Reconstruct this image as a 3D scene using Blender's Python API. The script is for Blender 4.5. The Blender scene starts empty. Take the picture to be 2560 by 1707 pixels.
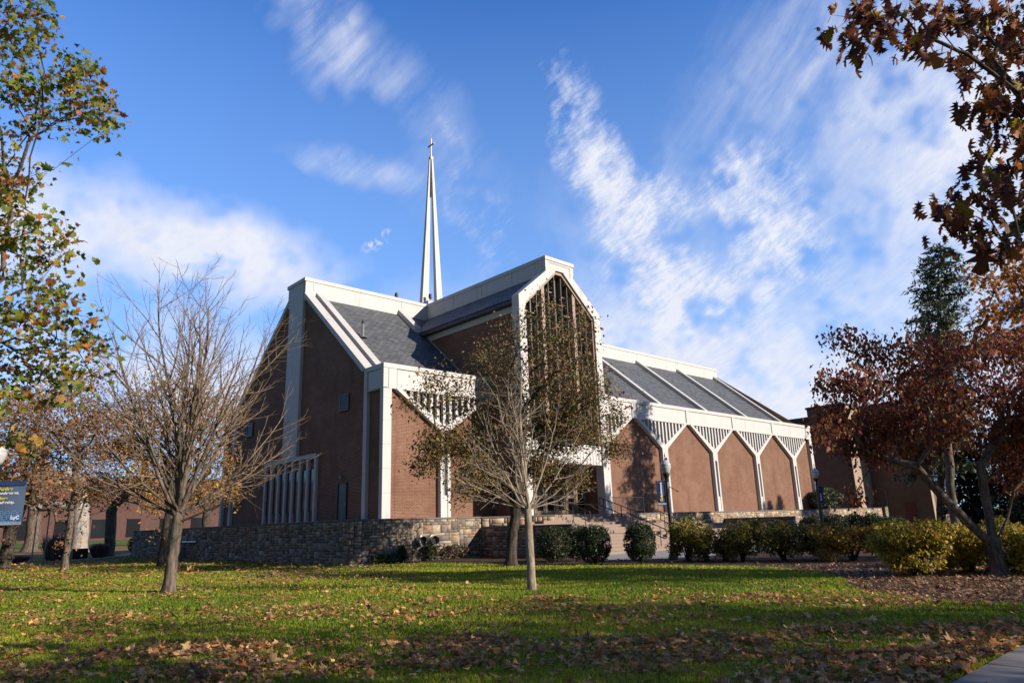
import bpy, math, random
import numpy as np
from mathutils import Matrix, Vector

S = bpy.context.scene
COL = S.collection
R = math.radians

# ---------------------------------------------------------------- camera
cam_d = bpy.data.cameras.new('camera'); cam = bpy.data.objects.new('camera', cam_d); COL.objects.link(cam)
cam_d.sensor_width = 36.0; cam_d.lens = 1742.6/2560*36; cam_d.clip_end = 4000; cam_d.clip_start = 0.05
yaw, pit, rol = R(42.95), R(14.68), R(-1.884)
_f = Vector((math.sin(yaw)*math.cos(pit), math.cos(yaw)*math.cos(pit), math.sin(pit)))
_r = Vector((math.cos(yaw), -math.sin(yaw), 0)); _u = _r.cross(_f)
_r, _u = _r*math.cos(rol)+_u*math.sin(rol), _u*math.cos(rol)-_r*math.sin(rol)
cam.matrix_world = Matrix(((_r.x, _u.x, -_f.x, 0), (_r.y, _u.y, -_f.y, 0), (_r.z, _u.z, -_f.z, 1.6), (0, 0, 0, 1)))
S.camera = cam

# ---------------------------------------------------------------- light
SUN = Vector((0.40, -1.0, 0.40)).normalized()          # towards the sun, read from the shadows on the roof
sun_el = math.asin(SUN.z); sun_az = math.atan2(SUN.x, SUN.y)
sd = bpy.data.lights.new('sun', 'SUN'); sd.energy = 5.0; sd.angle = R(0.53); sd.color = (1.0, 0.90, 0.77)
so = bpy.data.objects.new('sun', sd); COL.objects.link(so); so.location = (40, -60, 60)
so.rotation_euler = SUN.to_track_quat('Z', 'Y').to_euler()
S.view_settings.view_transform = 'Standard'; S.view_settings.look = 'None'
S.view_settings.exposure = 0.51; S.view_settings.gamma = 1.0
S.render.engine = 'CYCLES'
try:
    S.cycles.use_denoising = True; S.cycles.max_bounces = 6; S.cycles.transparent_max_bounces = 8
    S.cycles.diffuse_bounces = 3; S.cycles.glossy_bounces = 2; S.cycles.transmission_bounces = 3
except Exception: pass

# ---------------------------------------------------------------- node helper
class NT:
    def __init__(s, tree): s.t = tree; s.n = tree.nodes; s.l = tree.links
    def node(s, typ, **kw):
        n = s.n.new(typ)
        for k, v in kw.items(): setattr(n, k, v)
        return n
    def put(s, sock, v):
        if hasattr(v, 'default_value') or isinstance(v, bpy.types.NodeSocket): s.l.new(v, sock)
        else:
            if isinstance(v, (tuple, list)) and len(v) == 3 and len(sock.default_value) == 4: v = (*v, 1)
            sock.default_value = v
    def math(s, op, a, b=None, c=None, clamp=False):
        n = s.node('ShaderNodeMath', operation=op); n.use_clamp = clamp
        for i, v in enumerate((a, b, c)):
            if v is not None: s.put(n.inputs[i], v)
        return n.outputs[0]
    def vmath(s, op, a, b=None):
        n = s.node('ShaderNodeVectorMath', operation=op)
        for i, v in enumerate((a, b)):
            if v is not None: s.put(n.inputs[i], v)
        return n.outputs['Value'] if op in ('DOT_PRODUCT', 'LENGTH') else n.outputs[0]
    def mix(s, fac, a, b, blend='MIX'):
        n = s.node('ShaderNodeMix', data_type='RGBA', blend_type=blend)
        s.put(n.inputs[0], fac); s.put(n.inputs[6], a); s.put(n.inputs[7], b)
        return n.outputs[2]
    def noise(s, vec, scale, detail=3, rough=0.55, out=0):
        n = s.node('ShaderNodeTexNoise'); s.put(n.inputs['Vector'], vec)
        n.inputs['Scale'].default_value = scale; n.inputs['Detail'].default_value = detail; n.inputs['Roughness'].default_value = rough
        return n.outputs[out]
    def ramp(s, fac, stops):
        n = s.node('ShaderNodeValToRGB'); s.put(n.inputs[0], fac); e = n.color_ramp.elements
        while len(e) < len(stops): e.new(0.5)
        for i, (p, c) in enumerate(stops): e[i].position = p; e[i].color = (*c, 1) if len(c) == 3 else c
        return n.outputs[0]
    def mapr(s, v, a, b, c=0.0, d=1.0, smooth=True):
        n = s.node('ShaderNodeMapRange'); n.interpolation_type = 'SMOOTHSTEP' if smooth else 'LINEAR'
        s.put(n.inputs[0], v)
        for i, x in enumerate((a, b, c, d)): n.inputs[1+i].default_value = x
        return n.outputs[0]

# ---------------------------------------------------------------- sky
W = bpy.data.worlds.new("World"); S.world = W; W.use_nodes = True
nt = NT(W.node_tree); nt.n.clear()
sky = nt.node('ShaderNodeTexSky', sky_type='NISHITA'); sky.sun_disc = False
sky.sun_elevation = sun_el; sky.sun_rotation = sun_az; sky.altitude = 100; sky.air_density = 1.0; sky.dust_density = 0.2; sky.ozone_density = 2.5
geo = nt.node('ShaderNodeTexCoord').outputs['Generated']
sep = nt.node('ShaderNodeSeparateXYZ'); nt.l.new(geo, sep.inputs[0])
X, Y, Z = sep.outputs
AZ = nt.math('MULTIPLY', nt.math('ARCTAN2', X, Y), 180/math.pi)      # compass angle, degrees
EL = nt.math('MULTIPLY', nt.math('ARCSINE', Z), 180/math.pi)
comb = nt.node('ShaderNodeCombineXYZ'); nt.l.new(AZ, comb.inputs[0]); nt.l.new(EL, comb.inputs[1])
P2 = comb.outputs[0]
def rotmap(deg, sx, sy, off=(0, 0), src=None):
    # rotate the (az, el) plane so that the stretched axis lies at 'deg', then scale
    m = nt.node('ShaderNodeMapping', vector_type='POINT'); nt.l.new(src or P2, m.inputs[0])
    m.inputs['Rotation'].default_value = (0, 0, R(-deg))
    m2 = nt.node('ShaderNodeMapping', vector_type='POINT'); nt.l.new(m.outputs[0], m2.inputs[0])
    m2.inputs['Scale'].default_value = (sx, sy, 1); m2.inputs['Location'].default_value = (off[0], off[1], 0)
    return m2.outputs[0]
wob = nt.noise(P2, 0.16, 3, 0.6, out=1)
wobv = nt.vmath('SCALE', nt.vmath('SUBTRACT', wob, (0.5, 0.5, 0.5))); 
for l in wobv.node.inputs:
    if l.name == 'Scale': l.default_value = 3.4
PW = nt.vmath('ADD', P2, wobv)
def blob(az, el, ra, rb, deg, w, soft=1.0):
    m = nt.node('ShaderNodeMapping', vector_type='TEXTURE'); nt.l.new(PW, m.inputs[0])
    m.inputs['Location'].default_value = (az, el, 0); m.inputs['Rotation'].default_value = (0, 0, R(deg)); m.inputs['Scale'].default_value = (ra, rb, 1)
    d = nt.vmath('LENGTH', m.outputs[0])
    return nt.mapr(d, 1.0*soft, 0.0, 0.0, w)
def add(*v):
    r = v[0]
    for x in v[1:]: r = nt.math('ADD', r, x)
    return r
PV = nt.vmath('ADD', P2, nt.vmath('SCALE', wobv)); PV.node.inputs[1].links[0].from_node.inputs['Scale'].default_value = 0.22
fine = nt.mapr(nt.noise(rotmap(48, 0.22, 0.62, (0, 0), PV), 1.0, 12, 0.68), 0.16, 0.82)
ripple = nt.mapr(nt.noise(rotmap(28, 0.7, 2.6, (3, 1), PV), 1.0, 6, 0.7), 0.26, 0.76)
comb = nt.mapr(nt.noise(rotmap(118, 0.07, 0.30, (2, 8), PV), 1.0, 10, 0.6), 0.22, 0.78)
soft = nt.mapr(nt.noise(rotmap(-8, 0.05, 0.14, (7, 2)), 1.0, 7, 0.52), 0.25, 0.68)
wisp = nt.mapr(nt.noise(rotmap(42, 0.045, 0.30, (1, 5), PV), 1.0, 11, 0.64), 0.24, 0.82)
plume = add(blob(49.5, 31.8, 9.0, 4.6, -62, 0.75), blob(50.5, 28.5, 7.5, 5.0, -60, 0.55), blob(54.5, 24.5, 8.0, 6.0, -55, 0.85), blob(57.5, 18.0, 11.0, 6.0, -30, 0.8),
            blob(65.5, 22.5, 9.0, 6.0, -75, 1.05), blob(61.5, 26.0, 5.5, 3.5, 40, 0.6), blob(40.0, 25.5, 7.5, 5.0, -40, 0.45),
            blob(37.0, 32.0, 6, 2.6, -38, 0.30), blob(45, 19, 9, 4.5, -20, .42))
left = add(blob(6.0, 21.2, 22.0, 6.4, 2, 1.5), blob(20.0, 20.4, 13.5, 5.0, -6, 1.5), blob(20.0, 10.5, 34.0, 6.5, 0, 1.25), blob(14.0, 15.4, 12, 2.2, 8, 0.5))
veil = add(blob(80.0, 27.0, 18.0, 13.0, 30, 1.15), blob(90.0, 18.0, 27.0, 18.0, 0, 1.1), blob(60.0, 8.0, 46.0, 14.0, 0, 1.35), blob(44, 14, 28, 8, -6, 0.75), blob(57, 21, 17, 11, -30, .55))
streak = add(blob(27.0, 37.5, 9.5, 5.0, -35, 1.0), blob(35.0, 34.0, 8.0, 4.0, -35, 0.45), blob(29.5, 28.3, 8.0, 2.0, -9, 0.9), blob(38.0, 27.5, 8.0, 6.0, 0, 0.3), blob(72, 34, 22, 9, 25, 0.75))
n1 = add(nt.math('MULTIPLY', fine, 0.42), nt.math('MULTIPLY', comb, 0.36), nt.math('MULTIPLY', ripple, 0.26))
m1 = nt.math('MULTIPLY', nt.mapr(add(nt.math('MULTIPLY', plume, 0.80), nt.math('MULTIPLY', nt.math('SUBTRACT', n1, 0.52), 1.35)), 0.02, 1.35, 0.0, 0.86), nt.mapr(plume, 0.03, 0.45))
m2 = nt.math('MULTIPLY', left, add(nt.math('MULTIPLY', soft, 0.24), nt.math('MULTIPLY', wisp, .14), 0.40))
m3 = nt.math('MULTIPLY', veil, add(nt.math('MULTIPLY', wisp, 0.34), nt.math('MULTIPLY', ripple, 0.09), nt.math('MULTIPLY', soft, 0.06), 0.36))
m4 = nt.math('MULTIPLY', streak, nt.math('MULTIPLY', wisp, .92))
puff = nt.math('MULTIPLY', add(blob(31.2, 22.0, 1.3, 0.75, 10, 1.3), blob(31.9, 22.8, 0.8, 0.5, 20, 1.0)), nt.mapr(nt.noise(P2, 2.2, 5, 0.6), 0.4, 0.62))
mask = add(m1, m2, m3, m4, nt.math('MULTIPLY', puff, 0.6))
mask = nt.mapr(mask, 0.02, 0.86, 0.0, 0.97, smooth=False)
skyc = nt.mix(1.0, sky.outputs[0], (0.40, 0.80, 1.36), 'MULTIPLY')
skyc = nt.mix(nt.mapr(EL, 42, 2, 0.0, 0.74, smooth=False), skyc, (2.0, 3.1, 4.9))
lit = nt.mix(n1, (3.7, 3.9, 4.7), (4.75, 4.85, 5.2))
final = nt.mix(mask, skyc, lit)
away = nt.vmath('DOT_PRODUCT', geo, (-0.76, -0.65, 0.0))          # sky dimmed behind and left of the view to deepen shade on the gable
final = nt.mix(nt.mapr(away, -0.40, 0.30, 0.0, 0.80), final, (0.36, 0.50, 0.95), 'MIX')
final = nt.mix(nt.mapr(EL, 0.0, -3.0), final, (1.4, 1.2, 0.9))
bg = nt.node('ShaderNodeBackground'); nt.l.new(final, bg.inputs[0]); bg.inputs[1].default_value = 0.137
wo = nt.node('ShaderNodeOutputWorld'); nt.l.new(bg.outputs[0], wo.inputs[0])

# ---------------------------------------------------------------- materials
def mat(name):
    m = bpy.data.materials.new(name); m.use_nodes = True
    t = NT(m.node_tree); t.n.clear()
    o = t.node('ShaderNodeOutputMaterial')
    return m, t, o
def principled(t, o, col, rough=0.7, bump=None, bs=0.3, bd=0.02, spec=0.3, metal=0.0):
    b = t.node('ShaderNodeBsdfPrincipled'); t.put(b.inputs['Base Color'], col); t.put(b.inputs['Roughness'], rough)
    b.inputs['Specular IOR Level'].default_value = spec; b.inputs['Metallic'].default_value = metal
    if bump is not None:
        bn = t.node('ShaderNodeBump'); bn.inputs['Strength'].default_value = bs; bn.inputs['Distance'].default_value = bd
        t.put(bn.inputs['Height'], bump); t.l.new(bn.outputs[0], b.inputs['Normal'])
    t.l.new(b.outputs[0], o.inputs[0]); return b
def m_plain(name, col, rough=0.6, spec=0.3, metal=0.0, var=0.12, scale=6.0):
    m, t, o = mat(name); v = t.node('ShaderNodeTexCoord').outputs['Object']
    n = t.noise(v, scale, 4)
    c = t.mix(t.math('MULTIPLY', n, var*2), col, tuple(x*0.55 for x in col))
    principled(t, o, c, rough, n, 0.08, 0.01, spec, metal); return m
def m_brick(name, c1, c2, mortar, bw=0.215, bh=0.075, ms=0.009, stain=0.25):
    m, t, o = mat(name); uv = t.node('ShaderNodeTexCoord').outputs['UV']
    b = t.node('ShaderNodeTexBrick'); t.l.new(uv, b.inputs['Vector'])
    b.offset = 0.5; b.inputs['Scale'].default_value = 1.0
    b.inputs['Brick Width'].default_value = bw; b.inputs['Row Height'].default_value = bh
    b.inputs['Mortar Size'].default_value = ms; b.inputs['Mortar Smooth'].default_value = 0.2; b.inputs['Bias'].default_value = -0.1
    b.inputs['Color1'].default_value = (*c1, 1); b.inputs['Color2'].default_value = (*c2, 1); b.inputs['Mortar'].default_value = (*mortar, 1)
    n = t.noise(uv, 0.45, 5, 0.6); n2 = t.noise(uv, 3.0, 4, 0.6)
    mp = t.node('ShaderNodeMapping'); t.l.new(uv, mp.inputs[0]); mp.inputs['Scale'].default_value = (1.3, 0.13, 1)
    n3 = t.noise(mp.outputs[0], 1.0, 5, 0.6)                           # run-off streaks with a shape of their own
    c = t.mix(t.mapr(n, 0.35, 0.7, 0, stain), b.outputs[0], tuple(x*0.55 for x in c1))
    c = t.mix(t.mapr(n3, 0.55, 0.75, 0, stain), c, tuple(x*0.45 for x in c2))
    n4 = t.noise(uv, 1.1, 6, 0.7); c = t.mix(t.mapr(n4, .42, .62, 0, .30), c, tuple(x*.5 for x in c1)); c = t.mix(t.math('MULTIPLY', n2, 0.32), c, tuple(min(1, x*1.5) for x in c1))
    h = t.math('ADD', t.math('MULTIPLY', b.outputs[1], -1.0), t.math('MULTIPLY', n2, 0.3))
    principled(t, o, c, 0.85, h, 0.5, 0.008, 0.2); return m
def m_tint(name, rough=0.7, trans=0.0, spec=0.2, noise=0.0, scale=20):
    """colour comes from the per-vertex hue given to each leaf, blade or stone"""
    m, t, o = mat(name); a = t.node('ShaderNodeAttribute'); a.attribute_name = 'tint'
    c = a.outputs['Color']
    hb = None
    if noise:
        v = t.node('ShaderNodeTexCoord').outputs['Object']; n = t.noise(v, scale, 5, 0.65); hb = n
        c = t.mix(t.mapr(n, 0.3, 0.75, 0, noise), c, (0.03, 0.027, 0.022))
    b = principled(t, o, c, rough, hb, 0.5, 0.02, spec)
    if trans:
        tr = t.node('ShaderNodeBsdfTranslucent'); t.put(tr.inputs[0], c)
        mx = t.node('ShaderNodeMixShader'); mx.inputs[0].default_value = trans
        t.l.new(b.outputs[0], mx.inputs[1]); t.l.new(tr.outputs[0], mx.inputs[2]); t.l.new(mx.outputs[0], o.inputs[0])
    return m
def m_bark(name, c1, c2, sz=9.0):
    m, t, o = mat(name); v = t.node('ShaderNodeTexCoord').outputs['Object']
    mp = t.node('ShaderNodeMapping'); t.l.new(v, mp.inputs[0]); mp.inputs['Scale'].default_value = (1, 1, 0.22)
    n = t.noise(mp.outputs[0], sz, 6, 0.7); n2 = t.noise(v, sz*0.35, 4, 0.6)
    c = t.mix(t.mapr(n, 0.35, 0.68), c1, c2); c = t.mix(t.mapr(n2, 0.52, 0.75, 0, 0.5), c, (0.10, 0.11, 0.06))
    principled(t, o, c, 0.9, n, 0.9, 0.03, 0.1); return m
def m_white(name):
    m, t, o = mat(name); v = t.node('ShaderNodeTexCoord').outputs['Object']
    mp = t.node('ShaderNodeMapping'); t.l.new(v, mp.inputs[0]); mp.inputs['Scale'].default_value = (1.6, 1.6, 0.16)
    n = t.noise(v, 1.3, 5, 0.6); n2 = t.noise(mp.outputs[0], 1.2, 6, 0.65); n3 = t.noise(v, 22, 3, 0.6)
    c = t.mix(t.mapr(n, 0.45, 0.8, 0, 0.35), (0.505, 0.487, 0.468), (0.40, 0.38, 0.36))
    c = t.mix(t.mapr(n2, 0.54, 0.76, 0, 0.65), c, (0.29, 0.275, 0.25))
    c = t.mix(t.mapr(n3, 0.62, 0.8, 0, 0.25), c, (0.34, 0.325, 0.30))
    principled(t, o, c, 0.6, n3, 0.08, 0.01, 0.25); return m
def m_slate(name):
    m, t, o = mat(name); uv = t.node('ShaderNodeTexCoord').outputs['UV']
    b = t.node('ShaderNodeTexBrick'); t.l.new(uv, b.inputs['Vector']); b.offset = 0.5
    for k, v in (('Scale', 1.0), ('Brick Width', 0.42), ('Row Height', 0.26), ('Mortar Size', 0.022), ('Mortar Smooth', 0.35), ('Bias', 0.0)): b.inputs[k].default_value = v
    b.inputs['Color1'].default_value = (0.074, 0.077, 0.082, 1); b.inputs['Color2'].default_value = (0.140, 0.143, 0.148, 1); b.inputs['Mortar'].default_value = (0.022, 0.023, 0.026, 1)
    n = t.noise(uv, 0.35, 5, 0.6); n2 = t.noise(uv, 5.0, 4, 0.6)
    c = t.mix(t.mapr(n, 0.4, 0.75, 0, 0.4), b.outputs[0], (0.115, 0.115, 0.112)); c = t.mix(t.mapr(n2, 0.45, 0.8, 0, 0.5), c, (0.045, 0.047, 0.052))
    h = t.math('ADD', t.math('MULTIPLY', b.outputs[1], -1.0), t.math('MULTIPLY', n2, 0.4))
    principled(t, o, c, 0.62, h, 0.7, 0.02, 0.35); return m
def m_glass(name, col, rough=0.08, spec=0.8):
    m, t, o = mat(name); v = t.node('ShaderNodeTexCoord').outputs['Object']
    n = t.noise(v, 0.6, 3); principled(t, o, t.mix(n, col, tuple(x*0.7 for x in col)), rough, n, 0.05, 0.05, spec); return m

WHITE = m_white('white_painted_concrete')
BRICK = m_brick('red_brown_brick', (0.182, 0.079, 0.048), (0.092, 0.041, 0.028), (0.34, 0.25, 0.185), ms=0.011, stain=0.42)
BRICK_DARK = m_brick('brown_brick', (0.150, 0.088, 0.068), (0.105, 0.062, 0.050), (0.16, 0.115, 0.095))
BRICK_RED = m_brick('far_red_brick', (0.105, 0.050, 0.042), (0.075, 0.036, 0.032), (0.12, 0.085, 0.075))
BUFF = m_brick('buff_brick', (0.34, 0.25, 0.19), (0.29, 0.21, 0.16), (0.40, 0.32, 0.26))
SLATE = m_slate('slate_tiles')
BRONZE = m_plain('bronze_metal', (0.235, 0.165, 0.115), 0.42, 0.5, 0.25)
SHADEBRONZE = m_plain('shaded_bronze_metal', (0.060, 0.044, 0.034), 0.45, 0.5, 0.2)  # bronze darkened so thin mullions carry their shaded sides in the colour
GLASS = m_glass('pale_grey_glass', (0.20, 0.185, 0.17), 0.3, 0.5)
DGLASS = m_glass('dark_glass', (0.018, 0.019, 0.022), 0.08, 0.5)
VIOLET = m_glass('violet_tinted_glass', (0.065, 0.055, 0.085), 0.25, 0.4)
METAL = m_plain('galvanised_steel', (0.42, 0.43, 0.44), 0.35, 0.5, 0.8)
BLACK = m_plain('black_painted_iron', (0.022, 0.022, 0.024), 0.45, 0.4)
LAMPMETAL = m_plain('dark_green_grey_iron', (0.05, 0.054, 0.056), 0.45, 0.4)
RAIL = m_plain('brown_black_rail_paint', (0.030, 0.024, 0.022), 0.5, 0.4)
GUTTER = m_plain('dark_gutter_metal', (0.028, 0.030, 0.034), 0.5, 0.4)
STEP = m_plain('pinkish_step_stone', (0.29, 0.215, 0.17), 0.85, 0.2, 0, 0.22, 3.0)
COPING = m_plain('wall_coping_stone', (0.17, 0.15, 0.13), 0.9, 0.2, 0, 0.25, 4.0)
GREY = m_plain('grey_flashing', (0.20, 0.205, 0.215), 0.6)
GOLD = m_plain('gilded_metal', (0.55, 0.36, 0.12), 0.35, 0.5, 0.6)
GOLDDARK = m_plain('weathered_gilt', (0.26, 0.20, 0.13), 0.4, 0.5, 0.4)
NAVYDOOR = m_plain('navy_door_paint', (0.012, 0.018, 0.030), 0.4, 0.5)
PAVE = m_plain('concrete_paving', (0.33, 0.31, 0.29), 0.9, 0.2, 0, 0.22, 1.6)
STONE = m_tint('field_stone', 0.9, 0, 0.15, 0.55, 9)
MORTAR = m_plain('stone_wall_mortar', (0.10, 0.085, 0.07), 0.95, 0.1)
FROST = m_glass('frosted_lamp_glass', (0.52, 0.52, 0.52), 0.2, 0.6)
LEAF = m_tint('leaf', 0.55, 0.38, 0.25)
LEAFDULL = m_tint('dull_leaf', 0.6, 0.22, 0.25)
NEEDLE = m_tint('evergreen_leaf', 0.5, 0.10, 0.3)
DRYLEAF = m_tint('fallen_leaf', 0.75, 0.25, 0.15)
GRASS = m_tint('grass_blade', 0.6, 0.45, 0.2)
BARK = m_bark('grey_brown_bark', (0.060, 0.046, 0.036), (0.20, 0.155, 0.12))
BARK_TAN = m_bark('tan_bark', (0.17, 0.135, 0.09), (0.36, 0.30, 0.235), 14)
BARK_DARK = m_bark('dark_bark', (0.030, 0.024, 0.020), (0.105, 0.082, 0.065))
BARK_PALE = m_bark('pale_bark', (0.22, 0.19, 0.155), (0.40, 0.36, 0.31), 7)
TWIG = m_bark('pale_twig', (0.17, 0.135, 0.10), (0.33, 0.27, 0.205), 14)
TWIG_BROWN = m_bark('brown_twig', (0.155, 0.108, 0.075), (0.30, 0.215, 0.15), 12)

# ---------------------------------------------------------------- objects
def tag(o, label=None, cat=None, group=None, kind=None):
    if label: o['label'] = label
    if cat: o['category'] = cat
    if group: o['group'] = group
    if kind: o['kind'] = kind
    return o
def empty(name, loc, label, cat, group=None, rz=0.0):
    o = bpy.data.objects.new(name, None); COL.objects.link(o); o.location = loc; o.rotation_euler = (0, 0, rz); o.empty_display_size = 0.3
    return tag(o, label, cat, group)
def worldloc(p):
    v = Vector((0, 0, 0))
    while p is not None: v = v + Vector(p.location); p = p.parent
    return v
def link(name, me, m, parent=None):
    o = bpy.data.objects.new(name, me); COL.objects.link(o)
    if m is not None: me.materials.append(m)
    if parent is not None: o.parent = parent
    return o
class MB:
    """collects polygons in world space; build() links them as one mesh (local to its parent when off is given)"""
    def __init__(s): s.v = []; s.f = []
    def poly(s, pts):
        k = len(s.v); s.v += [tuple(p) for p in pts]; s.f.append(tuple(range(k, k+len(pts)))); return s
    def hexa(s, p):                                   # 8 corners: bottom 0-3 counter-clockwise, top 4-7
        k = len(s.v); s.v += [tuple(q) for q in p]
        for f in ((3, 2, 1, 0), (4, 5, 6, 7), (0, 1, 5, 4), (1, 2, 6, 5), (2, 3, 7, 6), (3, 0, 4, 7)): s.f.append(tuple(k+i for i in f))
        return s
    def box(s, x0, x1, y0, y1, z0, z1):
        return s.hexa([(x0, y0, z0), (x1, y0, z0), (x1, y1, z0), (x0, y1, z0), (x0, y0, z1), (x1, y0, z1), (x1, y1, z1), (x0, y1, z1)])
    def prism_y(s, xz, y0, y1):                       # polygon in the x-z plane (counter-clockwise seen from -y), extruded along y
        k = len(s.v); n = len(xz)
        s.v += [(x, y0, z) for x, z in xz] + [(x, y1, z) for x, z in xz]
        s.f.append(tuple(range(k, k+n))); s.f.append(tuple(range(k+2*n-1, k+n-1, -1)))
        for i in range(n): j = (i+1) % n; s.f.append((k+i, k+n+i, k+n+j, k+j))
        return s
    def prism_x(s, yz, x0, x1):
        k = len(s.v); n = len(yz)
        s.v += [(x0, y, z) for y, z in yz] + [(x1, y, z) for y, z in yz]
        s.f.append(tuple(range(k+n-1, k-1, -1))); s.f.append(tuple(range(k+n, k+2*n)))
        for i in range(n): j = (i+1) % n; s.f.append((k+i, k+j, k+n+j, k+n+i))
        return s
    def tube(s, pts, rad, sides=8, caps=True):
        pts = [Vector(p) for p in pts]; rad = rad if isinstance(rad, (list, tuple)) else [rad]*len(pts)
        k = len(s.v); n = len(pts)
        for i, p in enumerate(pts):
            t = (pts[min(i+1, n-1)]-pts[max(i-1, 0)]).normalized()
            a = Vector((0, 0, 1)) if abs(t.z) < 0.9 else Vector((1, 0, 0))
            u = t.cross(a).normalized(); w = t.cross(u)
            for j in range(sides):
                q = 2*math.pi*j/sides; s.v.append(tuple(p+(u*math.cos(q)+w*math.sin(q))*rad[i]))
        for i in range(n-1):
            for j in range(sides):
                a, b = k+i*sides+j, k+i*sides+(j+1) % sides; s.f.append((a, b, b+sides, a+sides))
        if caps: s.f.append(tuple(range(k, k+sides))); s.f.append(tuple(range(k+n*sides-1, k+(n-1)*sides-1, -1)))
        return s
    def lathe(s, cx, cy, prof, sides=20):
        k = len(s.v)
        for r, z in prof:
            for j in range(sides): q = 2*math.pi*j/sides; s.v.append((cx+r*math.cos(q), cy+r*math.sin(q), z))
        for i in range(len(prof)-1):
            for j in range(sides):
                a, b = k+i*sides+j, k+i*sides+(j+1) % sides; s.f.append((a, b, b+sides, a+sides))
        s.f.append(tuple(range(k+sides-1, k-1, -1))); m = k+(len(prof)-1)*sides; s.f.append(tuple(range(m, m+sides)))
        return s
    def build(s, name, m, parent=None, smooth=False, bevel=0.0, local=False):
        off = Vector((0, 0, 0)) if (parent is None or local) else worldloc(parent)
        me = bpy.data.meshes.new(name); me.from_pydata([(x-off.x, y-off.y, z-off.z) for x, y, z in s.v], [], s.f); me.update()
        uv = me.uv_layers.new(name='UVMap').data
        for p in me.polygons:                         # box projection in metres
            n = p.normal; ax = max(range(3), key=lambda i: abs(n[i]))
            if ax == 2 and abs(n.z) < 0.95: ax = 0 if abs(n.x) > abs(n.y) else 1
            for li in p.loop_indices:
                c = Vector(me.vertices[me.loops[li].vertex_index].co)+off
                if ax == 0: w = (c.y, c.z/max(0.3, math.sqrt(max(1e-6, 1-n.z*n.z))))
                elif ax == 1: w = (c.x, c.z/max(0.3, math.sqrt(max(1e-6, 1-n.z*n.z))))
                else: w = (c.x, c.y)
                uv[li].uv = w
        if smooth: me.polygons.foreach_set('use_smooth', [True]*len(me.polygons))
        o = link(name, me, m, parent)
        if bevel:
            b = o.modifiers.new('bevel', 'BEVEL'); b.width = bevel; b.segments = 2; b.limit_method = 'ANGLE'
        return o
def struct(mb, name, m, **k): return tag(mb.build(name, m, **k), kind='structure')
def np_mesh(name, V, F, m, parent=None, tint=None, smooth=False):
    """fast mesh from numpy arrays; F is (n,3) or (n,4); tint is one rgb per vertex"""
    me = bpy.data.meshes.new(name); V = np.asarray(V, np.float32); F = np.asarray(F, np.int32); n, k = F.shape
    me.vertices.add(len(V)); me.vertices.foreach_set('co', V.ravel())
    me.loops.add(n*k); me.loops.foreach_set('vertex_index', F.ravel())
    me.polygons.add(n); me.polygons.foreach_set('loop_start', np.arange(0, n*k, k, dtype=np.int32))
    if smooth: me.polygons.foreach_set('use_smooth', np.ones(n, bool))
    if tint is not None:
        a = me.attributes.new('tint', 'FLOAT_COLOR', 'POINT'); c = np.ones((len(V), 4), np.float32); c[:, :3] = tint; a.data.foreach_set('color', c.ravel())
    me.update(calc_edges=True); me.validate()
    return link(name, me, m, parent)
# ================================================================ CHAPEL
ZF = 2.05                                             # floor of the raised terrace
XG, XE = 19.65, 69.5                                  # west gable, east end
YF, YB = 31.2, 53.1                                   # front and back planes
YR0, YR1 = 40.9, 43.4                                 # ridge block
JX = [20.25+6.93*k for k in range(8)]                 # panel joints
CX = [23.72+6.93*k for k in range(7)]                 # columns
TX0, TX1, TY = 27.1, 34.4, 28.4                       # transept outer faces and front plane
TC = 30.75
def roofz(y): return 10.02+0.833*(y-33.1)

ch = empty('chapel', (XG, YF, ZF), 'brick chapel with white concrete trim, slate roofs and a tall white spire with a cross', 'chapel')
# brick body
mb = MB()
mb.poly([(19.85, 31.5, ZF), (TX0+.45, 31.5, ZF), (TX0+.45, 31.5, 9.6), (19.85, 31.5, 9.6)])
mb.poly([(TX1-.45, 31.5, ZF), (69.3, 31.5, ZF), (69.3, 31.5, 9.6), (TX1-.45, 31.5, 9.6)])
mb.poly([(69.3, 31.5, ZF), (69.3, 52.8, ZF), (69.3, 52.8, 9.8), (69.3, 43.4, 16.9), (69.3, 40.9, 16.9), (69.3, 31.5, 9.8)])
mb.poly([(69.3, 52.8, ZF), (19.85, 52.8, ZF), (19.85, 52.8, 9.8), (69.3, 52.8, 9.8)])
mb.build('brick_wall', BRICK, ch)
g = MB(); g.poly([(19.85, 52.8, ZF), (19.85, 31.5, ZF), (19.85, 31.5, 9.4), (19.85, 33.0, 9.9), (19.85, 40.95, 16.5), (19.85, 43.35, 16.5), (19.85, 51.3, 9.9), (19.85, 52.8, 9.4)])
g.build('gable_wall', BRICK, ch)
# roofs
rf = MB()
rf.poly([(20.2, 32.6, roofz(32.6)), (69.3, 32.6, roofz(32.6)), (69.3, 41.0, roofz(41.0)), (20.2, 41.0, roofz(41.0))])
yb = 84.3
rf.poly([(69.3, yb-32.6, roofz(32.6)), (20.2, yb-32.6, roofz(32.6)), (20.2, yb-41.0, roofz(41.0)), (69.3, yb-41.0, roofz(41.0))])
rf.build('slate_roof', SLATE, ch)
tr = MB()                                             # transept roof: two slopes
def troof(x): return 14.62+0.833*(x-27.1) if x < TC else 14.62+0.833*(34.4-x)
tr.poly([(27.18, 28.75, troof(27.18)), (27.18, 41.0, troof(27.18)), (29.6, 41.0, troof(29.6)), (29.6, 28.75, troof(29.6))])
tr.poly([(31.9, 28.75, troof(31.9)), (31.9, 41.0, troof(31.9)), (34.32, 41.0, troof(34.32)), (34.32, 28.75, troof(34.32))])
tr.build('transept_roof', SLATE, ch)
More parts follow.
